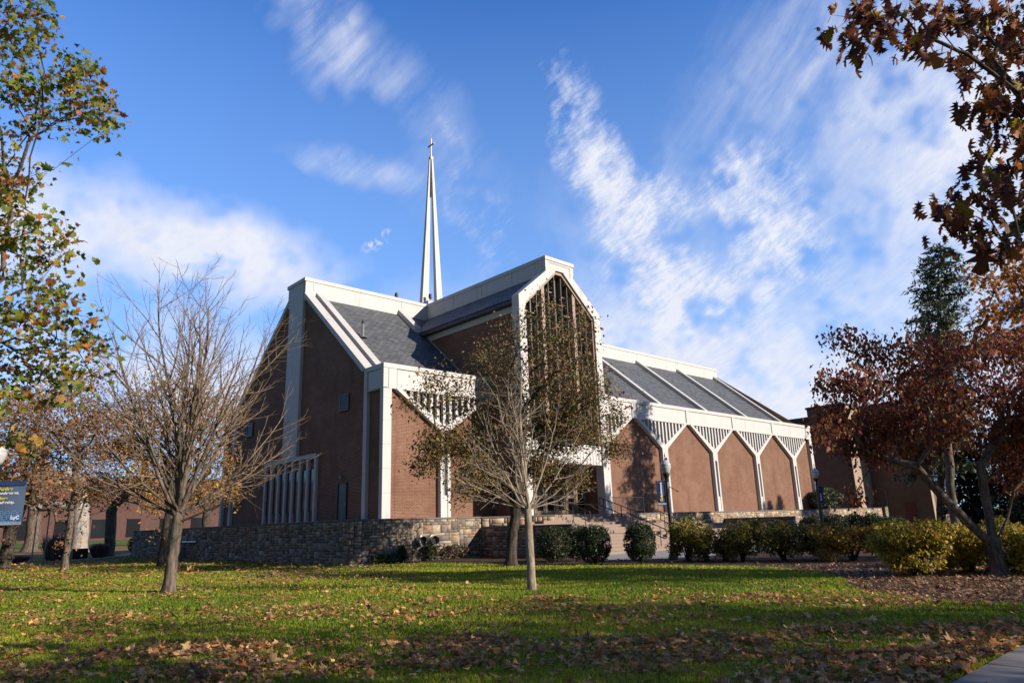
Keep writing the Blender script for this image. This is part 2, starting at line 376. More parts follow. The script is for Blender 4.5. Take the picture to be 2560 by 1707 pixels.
# ridge blocks with a projecting cap
rb = MB(); rb.box(XG+.04, XE, YR0, YR1, 16.2, 17.56); rb.box(29.5, 32.05, TY+.622, YR0, 16.3, 17.56)
rb.build('ridge_parapet', WHITE, ch)
rc = MB(); rc.box(XG-.05, XE+.05, YR0-.05, YR1+.05, 17.56, 17.8); rc.box(29.45, 32.10, TY-.05, YR0-.05, 17.56, 17.8)
rc.build('parapet_cap', WHITE, ch)
for k in range(7):                                    # seams between the parapet panels
    if abs(JX[k]-TC) > 1.4: MB().box(JX[k]-.008, JX[k]+.008, YR0-.012, YR0, 16.9, 17.56).build('panel_joint', GREY, ch)
for y in (31.5, 34.6, 37.7): MB().box(29.488, 29.5, y-.008, y+.008, 16.8, 17.56).build('panel_joint', GREY, ch)
# gable rake beams (west and east), central pier, thin piers
def rake(x0, x1, west):
    for sgn in (0, 1):
        Yc = (lambda y: y) if sgn == 0 else (lambda y: yb-y)
        a, b = 33.08, 40.95
        q = [(Yc(a), 10.2), (Yc(b), 16.75), (Yc(b), 16.42), (Yc(a+.35), 10.08)]
        if sgn: q = q[::-1]
        MB().prism_x(q, x0, x1).build('gable_rake', WHITE, ch)
rake(XG, XG+.62, True); rake(XE-.62, XE, False)
MB().box(XG, 19.95, 41.1, 43.1, 6.05, 17.558).build('gable_pier', WHITE, ch, bevel=.02)
for y0, y1 in ((32.85, 33.2), (51.1, 51.45)): MB().box(XG, 19.9, y0, y1, ZF, 10.15).build('thin_pier', WHITE, ch, bevel=.015)
# roof ribs
for i, x in enumerate([20.72]+JX[1:]):
    if i in (1, 2): continue
    if i == 7: x = 68.85
    w = .24; m = MB()
    y0, y1 = 33.0, 41.25
    m.hexa([(x-w, y0, roofz(y0)), (x+w, y0, roofz(y0)), (x+w, y1, roofz(y1)), (x-w, y1, roofz(y1)),
            (x-w, y0, roofz(y0)+.36), (x+w, y0, roofz(y0)+.36), (x+w, y1, roofz(y1)+.36), (x-w, y1, roofz(y1)+.36)])
    m.build('roof_rib', WHITE, ch)
x = 27.15; m = MB(); y0, y1 = 38.75, 41.2               # the short rib above the transept eave
m.hexa([(x-.24, y0, roofz(y0)), (x+.24, y0, roofz(y0)), (x+.24, y1, roofz(y1)), (x-.24, y1, roofz(y1)),
        (x-.24, y0, roofz(y0)+.4), (x+.24, y0, roofz(y0)+.4), (x+.24, y1, roofz(y1)+.4), (x-.24, y1, roofz(y1)+.4)]); m.build('roof_rib', WHITE, ch)
# ---- fascia: frames, sunk panels, coping
MB().box(XG, TX0+.4, YF+.05, YF+.3, 8.86, 9.93).box(XG+.05, 19.9, YF+.3, 33.07, 8.9, 9.93).build('fascia', WHITE, ch)
MB().box(TX1-.4, XE, YF+.05, YF+.3, 8.86, 9.93).build('fascia', WHITE, ch)
for x0, x1 in ((XG-.02, TX0+.4), (TX1-.4, XE+.02)): MB().box(x0, x1, YF-.03, 33.1, 9.93, 10.18).build('fascia_coping', WHITE, ch)
for i in range(7):
    a, b = JX[i]+.26, JX[i+1]-.26
    if i == 1: continue
    MB().box(a, b, YF, YF+.05, 8.82, 8.95).build('fascia_lip', WHITE, ch)
MB().box(XG-.01, 19.9, YF+.0, 33.07, 8.82, 8.858).build('fascia_lip', WHITE, ch)
for i, x in enumerate(JX):                            # upright strips between the panels, each with its two grooves
    if i in (1, 2): continue
    st = MB()
    if i == 0: st.box(XG, 19.955, YF, YF+.05, 8.82, 9.93).box(19.985, 20.48, YF, YF+.05, 8.82, 9.93)
    elif i == 7: st.box(68.5, 68.98, YF, YF+.05, 8.82, 9.93).box(69.01, 69.5, YF, YF+.05, 8.82, 9.93)
    else: st.box(x-.22, x+.22, YF, YF+.05, 8.82, 9.93)
    st.build('fascia_strip', WHITE, ch)
    for s in (-1, 1):
        xx = x+s*.26
        if XG < xx-.05 and xx+.05 < XE: MB().box(xx-.03, xx+.03, YF+.035, YF+.0495, 8.862, 9.928).build('fascia_groove', GREY, ch)
# ---- Y columns with louvred triangles
for i, x in enumerate(CX):
    if i == 1: continue
    c = MB(); z0 = 6.1
    hw, sw = .34, .15
    c.box(x-hw, x+hw, YF, 31.52, z0, 6.72)
    c.box(x-hw, x-sw, YF, 31.52, ZF, z0); c.box(x+sw, x+hw, YF, 31.52, ZF, z0)
    c.box(x-sw, x+sw, YF+.04, 31.52, ZF, 3.25)
    # arms
    L, Rr = JX[i]+.24, JX[i+1]-.24
    t = .16
    c.prism_y([(x-hw, 6.72), (x+hw, 6.72), (x+.40, 6.83), (x, 7.03), (x-.40, 6.83)], YF, 31.5)
    c.prism_y([(x-.40, 6.83), (x, 7.03), (L+.34, 8.82), (L, 8.82)], YF, 31.5)
    c.prism_y([(x, 7.03), (x+.40, 6.83), (Rr, 8.82), (Rr-.34, 8.82)], YF, 31.5)
    co = c.build('column', WHITE, ch)
    MB().box(x-sw+.002, x+sw-.002, YF+.16, 31.5, 3.25, z0).build('slot', GREY, co)
    w = MB(); w.poly([(x, 31.47, 7.03), (Rr-.34, 31.47, 8.84), (L+.34, 31.47, 8.84)])
    wo_ = w.build('louvre_window', VIOLET, ch)
    fn = MB(); n = 13
    for k in range(n):
        fx = L+.34+(Rr-L-.68)*(k+.5)/n
        zb = 7.03+abs(fx-x)*((8.82-7.03)/((Rr-.34)-x))
        if zb < 8.75: fn.box(fx-.085, fx+.085, YF+.06, 31.44, zb-.05, 8.84)
    fn.build('louvre_slats', WHITE, wo_)
# corner piers
MB().box(XG, 20.18, YF, 31.53, ZF, 8.82).build('corner_pier', WHITE, ch, bevel=.02)
MB().box(68.95, XE, YF, 31.6, ZF, 8.82).build('corner_pier', WHITE, ch, bevel=.02)
MB().box(XG, 20.18, 52.75, 53.1, ZF, 8.9).build('corner_pier', WHITE, ch)
for z in (3.35, 4.6, 5.85, 7.1, 8.3): MB().box(XG-.003, 20.183, YF-.003, YF, z, z+.012).box(XG-.003, XG, YF, 31.5, z, z+.012).build('pier_joint', GREY, ch)
for z in (9.95, 13.4): MB().box(XG-.003, XG, 41.1, 43.1, z, z+.015).build('pier_joint', GREY, ch)
for z in (4.4, 6.7, 9.0): MB().box(XG-.003, XG, 32.85, 33.2, z, z+.012).build('pier_joint', GREY, ch)
# ---- west gable: louvred screen, vents, door, lamp
sc = MB(); sc.box(19.64, 19.86, 38.45, 45.68, 5.80, 6.05)
scr = sc.build('window_screen', WHITE, ch)
gl = MB()
ys = [38.45+.145+(45.68-38.45-.29)*k/7 for k in range(8)]
for k, y in enumerate(ys):
    MB().box(19.67, 19.845, y-.115, y+.115, ZF, 5.80).build('fin', WHITE, scr)
    if k < 7: gl.box(19.80, 19.842, y+.12, ys[k+1]-.12, 2.72, 5.15)
gl.build('glazing', DGLASS, scr)
for y0, y1 in ((35.05, 36.05), (48.3, 49.3)):
    v = MB(); v.box(19.79, 19.84, y0, y1, 8.16, 9.14); vo = v.build('wall_vent', DGLASS, ch)
    b = MB(); b.box(19.74, 19.80, y0, y0+.05, 8.16, 9.14); b.box(19.74, 19.80, y1-.05, y1, 8.16, 9.14)
    for k in range(9):
        z = 8.16+.02+k*.113; b.hexa([(19.735, y0+.05, z), (19.735, y1-.05, z), (19.79, y1-.05, z+.05), (19.79, y0+.05, z+.05), (19.735, y0+.05, z+.03), (19.735, y1-.05, z+.03), (19.79, y1-.05, z+.08), (19.79, y0+.05, z+.08)])
    b.build('slats', GREY, vo)
dr = MB(); dr.box(19.80, 19.845, 35.03, 35.95, ZF, 4.08); do = dr.build('side_door', NAVYDOOR, ch)
MB().box(19.77, 19.80, 35.1, 35.12, 2.9, 3.1).build('handle', METAL, do)
MB().box(19.76, 19.844, 35.0, 35.03, ZF, 4.13).box(19.76, 19.844, 35.95, 36.0, ZF, 4.13).box(19.76, 19.844, 35.03, 35.95, 4.08, 4.13).build('frame', BLACK, do)
MB().box(19.66, 19.845, 35.45, 35.72, 4.36, 4.50).build('wall_lamp', GREY, ch)
# vent pipe on the roof
vp = MB(); vp.lathe(21.6, 36.75, [(.30, 13.06), (.28, 13.10), (.075, 13.14), (.075, 13.95)], 12); vpo = vp.build('vent_pipe', GREY, ch, smooth=False)
MB().lathe(21.6, 36.75, [(.095, 13.95), (.095, 14.16), (.04, 14.18)], 12).build('cap', BLACK, vpo)
# ---- transept
tw = MB(); tw2 = MB()
tw.poly([(27.55, 41.0, ZF), (27.55, TY+.3, ZF), (27.55, TY+.3, 14.3), (27.55, 41.0, 14.3)])
tw2.poly([(33.95, TY+.3, ZF), (33.95, 41.0, ZF), (33.95, 41.0, 14.3), (33.95, TY+.3, 14.3)])
tw.build('transept_wall', BRICK, ch); tw2.build('transept_wall', BRICK, ch)
for s, xw in ((-1, 27.55), (1, 33.95)):
    MB().box(min(xw, xw+s*.06), max(xw, xw+s*.06), TY+.5, 39.4, 13.98, 14.36).build('frieze', WHITE, ch)
    xe = TX0+.02 if s < 0 else TX1-.02
    MB().box(min(xe, xe-s*.52), max(xe, xe-s*.52), TY+.55, 39.2, 14.37, 14.60).build('gutter', GUTTER, ch)
    MB().box(xw-.02 if s < 0 else xw, xw if s < 0 else xw+.02, 31.9, 31.93, ZF, 13.98).build('wall_joint', GREY, ch)
fl = MB(); fl.hexa([(27.45, 34.2, roofz(34.2)), (27.56, 34.2, roofz(34.2)), (27.56, 38.6, roofz(38.6)), (27.45, 38.6, roofz(38.6)),
                   (27.50, 34.2, roofz(34.2)+.12), (27.56, 34.2, roofz(34.2)+.12), (27.56, 38.6, roofz(38.6)+.12), (27.50, 38.6, roofz(38.6)+.12)]); fl.build('flashing', GREY, ch)
# front frame of the transept
fr = MB(); y0, y1 = TY, TY+.62
fr.box(TX0, TX0+.55, y0, y1, ZF, 14.42); fr.box(TX1-.55, TX1, y0, y1, ZF, 14.42)
sl = .833
fr.prism_y([(TX0, 14.42), (TX0+.55, 14.42), (30.42, 16.98), (29.5, 17.0), (29.5, 16.80), (TX0, 14.80)], y0, y1)
fr.prism_y([(TX1-.55, 14.42), (TX1, 14.42), (TX1, 14.80), (32.0, 16.80), (32.0, 17.0), (31.08, 16.98)], y0, y1)
fr.box(29.49, 32.06, y0, y1, 17.0, 17.558)
fo = fr.build('transept_frame', WHITE, ch)
MB().box(29.75, 31.75, y0-.012, y0, 17.40, 17.44).box(31.71, 31.75, y0-.012, y0, 16.75, 17.40).build('groove', GREY, fo)
# bronze window
bz = MB(); yb0, yb1 = TY+.12, TY+.60
def itop(x):                                          # underside of the white frame
    if x < 30.42: return 14.42+(x-27.65)*(16.98-14.42)/(30.42-27.65)
    if x > 31.08: return 14.42+(33.85-x)*(16.98-14.42)/(33.85-31.08)
    return 16.98
bz.prism_y([(27.65, 14.22), (30.48, 16.80), (30.42, 16.97), (27.65, 14.41)], yb0, yb1)
bz.prism_y([(31.02, 16.80), (33.85, 14.22), (33.85, 14.41), (31.08, 16.97)], yb0, yb1)
bz.prism_y([(30.48, 16.80), (31.02, 16.80), (31.08, 16.97), (30.42, 16.97)], yb0, yb1)
bz.box(27.655, 27.78, yb0, yb1, 6.2, 14.25); bz.box(33.72, 33.845, yb0, yb1, 6.2, 14.25)
bo = bz.build('window_frame', BRONZE, ch)
WG = MB(); WG.poly([(27.66, TY+.58, 6.2), (33.84, TY+.58, 6.2), (33.84, TY+.58, 14.4), (31.07, TY+.58, 16.95), (30.43, TY+.58, 16.95), (27.66, TY+.58, 14.4)])
WG.build('great_window', GLASS, ch)
for x in (29.35, 32.15): MB().box(x-.13, x+.13, TY+.20, TY+.575, 6.2, itop(x)-.16).build('mullion', BRONZE, bo)
for k, x in enumerate((28.25, 28.82, 29.9, 30.45, 31.05, 31.6, 32.7, 33.25)):
    MB().box(x-.028, x+.028, TY+.24, TY+.57, 6.2, itop(x)-.18).build('thin_mullion', SHADEBRONZE, bo)
random.seed(4)
for a, b in ((27.78, 28.215), (28.285, 28.785), (28.855, 29.22), (29.48, 29.865), (29.935, 30.415), (30.485, 31.015), (31.085, 31.565), (31.635, 32.02), (32.28, 32.665), (32.735, 33.215), (33.285, 33.72)):
    z = 6.6+random.random()*1.5
    while z < itop((a+b)/2)-.7: MB().box(a, b, TY+.40, TY+.565, z, z+.06).build('transom', BRONZE, bo); z += 2.0+random.random()*1.6
# white fluted panel over the entrance
cb = MB(); cb.box(27.66, 33.84, TY+.10, TY+.62, 4.96, 6.2)
co_ = cb.build('entrance_canopy', WHITE, ch)
for k in range(21): xx = 27.8+k*.29; MB().box(xx-.015, xx+.015, TY+.09, TY+.0995, 4.962, 6.198).build('flute', GREY, co_)
MB().box(27.66, 33.84, TY+.63, 30.2, 4.98, 5.2).build('porch_ceiling', WHITE, ch)
# doors
ds = MB(); yd = 30.1
ds.box(27.56, 33.94, yd, yd+.12, 4.75, 4.97); ds.box(27.56, 33.94, yd, yd+.12, 4.15, 4.28)
xs = [27.62+.902*k for k in range(8)]
for x in xs: ds.box(x-.07, x+.07, yd-.04, yd+.12, ZF, 4.75)
eo = ds.build('entrance_frame', BRONZE, ch)
for a, b in zip(xs[:-1], xs[1:]):
    MB().box(a+.071, b-.071, yd+.07, yd+.09, 4.28, 4.75).build('fanlight', DGLASS, eo)
    d = MB(); d.box(a+.075, b-.075, yd+.0, yd+.06, ZF+.02, 2.32); d.box(a+.075, a+.19, yd, yd+.06, 2.32, 4.05); d.box(b-.19, b-.075, yd, yd+.06, 2.32, 4.05); d.box(a+.075, b-.075, yd, yd+.06, 4.05, 4.14); d.box(a+.19, b-.19, yd, yd+.06, 3.05, 3.2)
    o = d.build('entrance_door', BRONZE, ch)
    MB().box(a+.191, b-.191, yd+.02, yd+.04, 2.321, 3.049).box(a+.191, b-.191, yd+.02, yd+.04, 3.201, 4.049).build('pane', DGLASS, o)
    MB().tube([(b-.15, yd-.05, 2.95), (b-.15, yd-.05, 3.3)], .015, 6).build('handle', METAL, o)
MB().poly([(27.56, yd+.2, ZF), (33.94, yd+.2, ZF), (33.94, yd+.2, 5), (27.56, yd+.2, 5)]).build('lobby_wall', BRICK_DARK, ch)
# ---- spire
sx, sy = 30.78, 42.15
sp = MB(); sp.box(sx-1.05, sx+1.05, sy-1.05, sy+1.05, 17.8, 18.25)
so_ = sp.build('spire', WHITE, ch)
for dx, dy in ((-1, 0), (1, 0), (0, -1), (0, 1)):
    m = MB(); a0, a1 = .80, .12; w0, w1 = .19, .062
    def sq(r, w, z): cx, cy = sx+dx*r, sy+dy*r; return [(cx-w, cy-w, z), (cx+w, cy-w, z), (cx+w, cy+w, z), (cx-w, cy+w, z)]
    m.hexa(sq(a0, w0, 18.25)+sq(a1, w1, 30.85)); m.build('spire_leg', WHITE, so_)
MB().box(sx-.07, sx+.07, sy-.07, sy+.07, 27.5, 30.85).build('spire_core', WHITE, so_)
MB().box(sx-.15, sx+.15, sy-.15, sy+.15, 30.85, 31.15).build('finial_block', GOLD, so_, bevel=.05)
MB().box(sx-.042, sx+.042, sy-.042, sy+.042, 31.15, 32.85).box(sx-.042, sx+.042, sy-.42, sy-.042, 32.18, 32.27).box(sx-.042, sx+.042, sy+.042, sy+.42, 32.18, 32.27).tube([(sx, sy, 32.95), (sx, sy, 33.3)], .012, 5).build('cross', GOLDDARK, so_)
for px, py in ((30.2, 41.5), (27.2, 41.6)):
    fl = MB(); fl.lathe(px, py, [(.04, 17.8 if px < 29 else 18.25), (.04, 18.1 if px < 29 else 18.55), (.13, 18.15 if px < 29 else 18.6), (.13, 18.4 if px < 29 else 18.9), (.05, 18.45 if px < 29 else 18.95)], 10); fl.build('floodlight', BLACK, ch)

# ================================================================ TERRACE, WALLS AND STAIRS
t = MB(); t.box(17.2, 76, 29.95, 63.7, -.3, ZF-.02); t.box(34.6, 76, 28.6, 29.95, -.3, ZF-.02); t.box(27.2, 34.6, 28.0, 29.95, .5, ZF-.01)
struct(t, 'terrace', PAVE)
rng = np.random.default_rng(5)
def ashlar(name, p0, p1, z0, z1, label, thick=.42, flip=False, tone=(1, 1, 1), seed=1, cope=True, ztop=None, cap_out=.05, back=True):
    """stone wall from p0 to p1; stones lie on its visible (right-hand) side as real blocks, mortar behind"""
    r = np.random.default_rng(seed); p0 = Vector((*p0, 0)); p1 = Vector((*p1, 0)); L = (p1-p0).length; e = (p1-p0)/L
    nrm = Vector((e.y, -e.x, 0))
    w = MB()
    def pt(s, d, z): q = p0+e*s+nrm*d; return (q.x, q.y, z)
    w.hexa([pt(0, 0, z0), pt(L, 0, z0), pt(L, -thick, z0), pt(0, -thick, z0), pt(0, 0, z1), pt(L, 0, z1), pt(L, -thick, z1), pt(0, -thick, z1)])
    root = tag(w.build(name, MORTAR), label, 'stone wall')
    u = .135; nx, nz = max(1, int(round(L/u))), max(1, int(round((z1-z0)/u))); ux, uz = L/nx, (z1-z0)/nz
    occ = np.zeros((nx, nz), bool); V = []; F = []; T = []
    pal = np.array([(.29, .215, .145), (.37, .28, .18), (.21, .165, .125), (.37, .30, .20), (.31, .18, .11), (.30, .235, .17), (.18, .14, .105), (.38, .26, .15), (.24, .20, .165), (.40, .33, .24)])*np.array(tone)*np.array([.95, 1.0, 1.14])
    for j in range(nz):
        for i in range(nx):
            if occ[i, j]: continue
            a = int(r.choice([1, 2, 2, 3, 3, 4, 5])); b = int(r.choice([1, 1, 2, 2, 3]))
            while a > 1 and (i+a > nx or occ[i:i+a, j].any()): a -= 1
            b = min(b, nz-j)
            while b > 1 and occ[i:i+a, j:j+b].any(): b -= 1
            if b == 1 and a == 1 and i+1 < nx and not occ[i+1, j]: a = 2
            occ[i:i+a, j:j+b] = True
            s0, s1, q0, q1 = i*ux, (i+a)*ux, z0+j*uz, z0+(j+b)*uz
            gp = .011; jit = lambda: r.uniform(-.012, .012)
            d = .03+r.uniform(0, .035); ch_ = .022
            o4 = [(s0+gp+jit()*.5, q0+gp+jit()*.5), (s1-gp+jit()*.5, q0+gp+jit()*.5), (s1-gp+jit()*.5, q1-gp+jit()*.5), (s0+gp+jit()*.5, q1-gp+jit()*.5)]
            k = len(V)
            for s_, z_ in o4: V.append(pt(s_, .002, z_))
            for (s_, z_), (sx_, sz_) in zip(o4, ((1, 1), (-1, 1), (-1, -1), (1, -1))): V.append(pt(s_+sx_*ch_+jit()*.6, d+jit()*.6, z_+sz_*ch_+jit()*.6))
            F += [(k+4, k+5, k+6, k+7), (k, k+1, k+5, k+4), (k+1, k+2, k+6, k+5), (k+2, k+3, k+7, k+6), (k+3, k, k+4, k+7)]
            c = pal[r.integers(len(pal))]*r.uniform(.85, 1.4); T += [c]*8
    np_mesh('stones', np.array(V), np.array(F), STONE, root, np.array(T))
    if cope:
        c = MB(); c.hexa([pt(-.03, cap_out, z1), pt(L+.03, cap_out, z1), pt(L+.03, -thick-.03, z1), pt(-.03, -thick-.03, z1), pt(-.03, cap_out, z1+.085), pt(L+.03, cap_out, z1+.085), pt(L+.03, -thick-.03, z1+.085), pt(-.03, -thick-.03, z1+.085)])
        c.build('coping', COPING, root, bevel=.015)
    return root
ashlar('stone_wall', (16.95, 64.0), (16.95, 29.67), -.05, 1.98, 'long shaded stone retaining wall below the louvred west gable', seed=2)
ashlar('stone_wall', (16.953, 29.67), (24.9, 29.67), -.05, 1.98, 'stone retaining wall with two round steel ducts on its face', seed=3)
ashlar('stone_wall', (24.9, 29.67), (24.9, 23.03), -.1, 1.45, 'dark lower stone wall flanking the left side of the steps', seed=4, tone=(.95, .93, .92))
ashlar('stone_wall', (24.903, 23.03), (25.3, 23.03), -.1, 1.449, 'narrow sunlit stone end of the lower wall by the clipped shrubs', seed=14, tone=(1.2, 1.2, 1.2), cope=False)  # same wall as its side, end stones lightened for the sun on them
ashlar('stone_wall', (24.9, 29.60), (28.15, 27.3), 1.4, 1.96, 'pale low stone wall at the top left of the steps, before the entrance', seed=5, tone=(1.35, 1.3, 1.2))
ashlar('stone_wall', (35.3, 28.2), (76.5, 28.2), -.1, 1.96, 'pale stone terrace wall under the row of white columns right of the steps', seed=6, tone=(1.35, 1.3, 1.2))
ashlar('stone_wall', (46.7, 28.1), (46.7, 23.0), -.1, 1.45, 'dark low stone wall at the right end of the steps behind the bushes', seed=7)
ashlar('stone_wall', (46.703, 23.0), (47.1, 23.0), -.1, 1.449, 'short sunlit stone end of the low wall right of the steps', seed=8, tone=(1.3, 1.3, 1.2), cope=False)  # stones lightened to put the sun on this end into their colour
ashlar('stone_pillar', (76.6, 27.9), (77.3, 27.9), -.1, 2.05, 'squat mossy stone pillar at the right end of the terrace wall', thick=.7, seed=9, tone=(.8, 1.0, .75))
# stairs
stp = empty('steps', (28, 23, 0), 'broad flight of pinkish stone steps climbing to the chapel entrance', 'steps')
m = MB(); h = 2.05/13
for i in range(6):
    y = 22.95+i*.325
    m.box(25.32, 46.68, y, 26.3 if i == 5 else 29.5, h*i+(0 if i else -.1), h*(i+1))
m.build('lower_flight', STEP, stp)
m = MB()
xr = [46.0, 44.0, 41.5, 38.4, 36.4, 35.2, 35.2]; xl = [25.32, 25.32, 25.32, 26.2, 27.3, 28.2, 28.2]
for i in range(7):
    y = 26.0+i*.325
    m.box(xl[i], xr[i], y, 28.15 if i < 3 else 28.18+.003*i, h*(5+i)+(.01 if i == 0 else 0), h*(6+i+1)-(0 if i < 6 else .004))
m.build('upper_flight', STEP, stp)
# handrails
def rail(x, ya, za, yb_, zb, label, posts=3, lowz=.42):
    root = empty('handrail', (x, ya, za-.9), label, 'handrail', 'dark iron handrails on the steps')
    P = lambda f, dz=0: (x, ya+(yb_-ya)*f, za+(zb-za)*f+dz)
    MB().tube([P(0, -.45), P(0), P(1), (x, yb_-.16, zb-.03), (x, yb_-.2, zb-.14), (x, yb_-.2, zb-.48), (x, yb_-.14, zb-.52), P(1, -.5), P(0, -.45)], .027, 7).build('rail', RAIL, root)
    for k in range(posts): f = .12+.8*k/(posts-1); MB().tube([P(f), P(f, -1.0)], .024, 6).build('post', RAIL, root)
    return root
rail(29.6, 28.4, 3.0, 26.2, 2.16, 'left handrail of the upper steps, in front of the entrance doors')
rail(33.5, 28.6, 3.02, 26.1, 2.18, 'handrail of the upper steps beside the white transept column', 4)
rail(31.9, 25.3, 2.05, 22.95, 1.14, 'handrail of the lower steps, just behind the clipped round shrub', 4)
rail(35.0, 25.3, 2.05, 22.95, 1.14, 'handrail of the lower steps, right behind the lamp post', 4)
gr = empty('guard_railing', (34.6, 28.62, ZF), 'dark upright-bar guard railing on the terrace beside the transept column', 'railing')
m = MB(); m.tube([(34.55, 29.6, 3.03), (34.62, 28.72, 3.03), (38.05, 28.72, 3.06)], .028, 6); m.tube([(34.62, 28.72, 2.22), (38.05, 28.72, 2.24)], .02, 6); m.build('top_rail', RAIL, gr)
m = MB()
for k in range(24): m.tube([(34.75+k*.14, 28.72, 2.23), (34.75+k*.14, 28.72, 3.04)], .011, 5)
m.build('bar', RAIL, gr)
for x in (34.62, 36.35, 38.05): MB().tube([(x, 28.72, ZF), (x, 28.72, 3.06)], .026, 6).build('post', RAIL, gr)
# ================================================================ WALL FIXTURES
def text(body, size, x, y, z, m, parent, name, rot=0.0, bold=0.0, sx=1.0, align='LEFT'):
    """flat lettering standing in the local x-z plane, facing local -y"""
    c = bpy.data.curves.new(name, 'FONT'); c.body = body; c.size = size; c.align_x = align; c.offset = bold; c.fill_mode = 'FRONT'
    o = bpy.data.objects.new(name, c); COL.objects.link(o)
    dg = bpy.context.evaluated_depsgraph_get(); me = bpy.data.meshes.new_from_object(o.evaluated_get(dg))
    COL.objects.unlink(o); bpy.data.objects.remove(o)
    ca, sa = math.cos(rot), math.sin(rot)
    for v in me.vertices:
        a, b = v.co.x*sx, v.co.y
        v.co = (x+a*ca-b*sa, y, z+a*sa+b*ca)
    me.materials.clear(); return link(name, me, m, parent)
YELLOW = m_plain('yellow_print', (0.75, 0.62, 0.03), 0.5, 0.3, 0, 0.03)
WPRINT = m_plain('white_print', (0.80, 0.80, 0.80), 0.5, 0.3, 0, 0.03)
NAVY = m_plain('navy_banner_cloth', (0.030, 0.055, 0.150), 0.7, 0.2, 0, 0.10, 3)
SLATEB = m_plain('slate_blue_banner_cloth', (0.10, 0.145, 0.235), 0.7, 0.2, 0, 0.10, 3)
MIDB = m_plain('mid_blue_print', (0.05, 0.16, 0.42), 0.6, 0.2, 0, 0.08, 3)
SKYB = m_plain('light_blue_print', (0.16, 0.33, 0.62), 0.6, 0.2, 0, 0.05, 3)

du = empty('wall_duct', (21.2, 29.6, 1.0), 'pair of round galvanised steel duct mouths on the sunlit stone wall', 'duct')
for dx, tw in ((-.33, -.35), (.33, -.15)):
    cx_ = 21.2+dx
    MB().tube([(cx_, 29.63, 1.0), (cx_, 29.36, 1.0)], .25, 18).build('collar', METAL, du)
    a = Vector((cx_, 29.36, 1.0)); e = Vector((math.sin(tw), -math.cos(tw), -.18)).normalized()
    k = MB(); k.tube([a, a+e*.22], .215, 18, caps=False); k.tube([a+e*.2, a+e*.235], .235, 18, caps=False); k.build('elbow', METAL, du, smooth=True)
    MB().tube([a+e*.02, a+e*.05], .205, 18).build('mouth', BLACK, du)
fx = empty('backflow_valve', (16.8, 50.4, 0), 'blue-grey piped valve and meter on the shaded stone wall beside the bare tree', 'valve')
MB().box(16.5, 16.94, 51.2, 52.2, .0, .85).build('cabinet', GREY, fx, bevel=.05)
k = MB(); k.tube([(16.75, 51.5, .85), (16.75, 51.5, 1.15), (16.75, 48.9, 1.15), (16.75, 48.8, 1.5), (16.93, 48.8, 1.6)], .06, 8); k.build('pipe', METAL, fx)
for y in (50.9, 49.7): MB().tube([(16.75, y, 1.15), (16.75, y, 1.5)], .03, 6).lathe(16.75, y, [(.13, 1.48), (.13, 1.52)], 10).build('hand_wheel', METAL, fx)

# ================================================================ LAMP POSTS
TH = R(-42.7)
def lamp(x, y, label, H=4.05):
    root = empty('lamp_post', (x, y, 0), label, 'street lamp', 'old-style lamp posts with banners', TH)
    k = H/4.05
    MB().lathe(0, 0, [(.22, 0), (.22, .06), (.19, .10), (.19, .16), (.14, .26), (.12, .36), (.105, .40), (.115, .44), (.10, .48), (.10, .52)], 20).build('base', LAMPMETAL, root, local=True)
    MB().lathe(0, 0, [(.088, .52), (.075, 3.12*k), (.07, 3.13*k)], 14).build('pole', LAMPMETAL, root, local=True, smooth=True)
    MB().lathe(0, 0, [(.075, 3.13*k), (.10, 3.15*k), (.06, 3.20*k), (.075, 3.28*k), (.13, 3.36*k), (.14, 3.42*k), (.155, 3.44*k), (.155, 3.47*k)], 18).build('fitter', BLACK, root, local=True)
    gb = MB().lathe(0, 0, [(.135, 3.47*k), (.17, 3.56*k), (.215, 3.68*k), (.228, 3.76*k), (.215, 3.80*k), (.225, 3.81*k)], 22).build('globe', FROST, root, local=True, smooth=True)
    MB().lathe(0, 0, [(.228, 3.811*k), (.228, 3.835*k), (.19, 3.90*k), (.11, 3.985*k), (.05, 4.02*k), (.035, 4.03*k)], 22).build('dome', FROST, gb, local=True, smooth=True)
    MB().lathe(0, 0, [(.05, 4.03*k), (.035, 4.06*k), (.02, 4.10*k), (.012, 4.16*k), (.03, 4.18*k), (.004, 4.34*k)], 10).build('finial', BLACK, root, local=True)
    return root
def banner(root, x0, x1, z0, z1, cloth, foot):
    s = 1 if x1 > x0 else -1; a, b = min(x0, x1), max(x0, x1)
    bn = MB(); n = 8
    for i in range(n):                                # a softly bellied cloth with real thickness
        for j in range(6):
            def pt(ii, jj, t): u, w = ii/n, jj/6; return (a+(b-a)*u, -.012*math.sin(math.pi*u)*math.sin(math.pi*w)*2+t, z0+(z1-z0)*w)
            bn.poly([pt(i, j, -.004), pt(i+1, j, -.004), pt(i+1, j+1, -.004), pt(i, j+1, -.004)])
            bn.poly([pt(i, j, .004), pt(i, j+1, .004), pt(i+1, j+1, .004), pt(i+1, j, .004)])
    o = bn.build('banner', cloth, root, local=True, smooth=True)
    for z in (z0, z1): MB().tube([(0, 0, z), (x1+s*.03, 0, z)], .016, 8).build('banner_arm', LAMPMETAL, root, local=True)
    MB().box(a, b, -.034, -.03, z1-.11, z1-.005).build('hem', NAVY, o, local=True)
    MB().box(a, b, -.034, -.03, z0+.005, z0+.09).build('hem', foot, o, local=True)
    return o
GREYB = m_plain('pale_banner_hem', (0.30, 0.34, 0.43), 0.7, 0.2, 0, 0.1, 3)
l1 = lamp(2.62, 23.42, 'lamp post at the left edge carrying the wide "Further involvement" banner', 4.2)
b1 = banner(l1, .15, .92, 2.0, 3.14, SLATEB, GREYB)
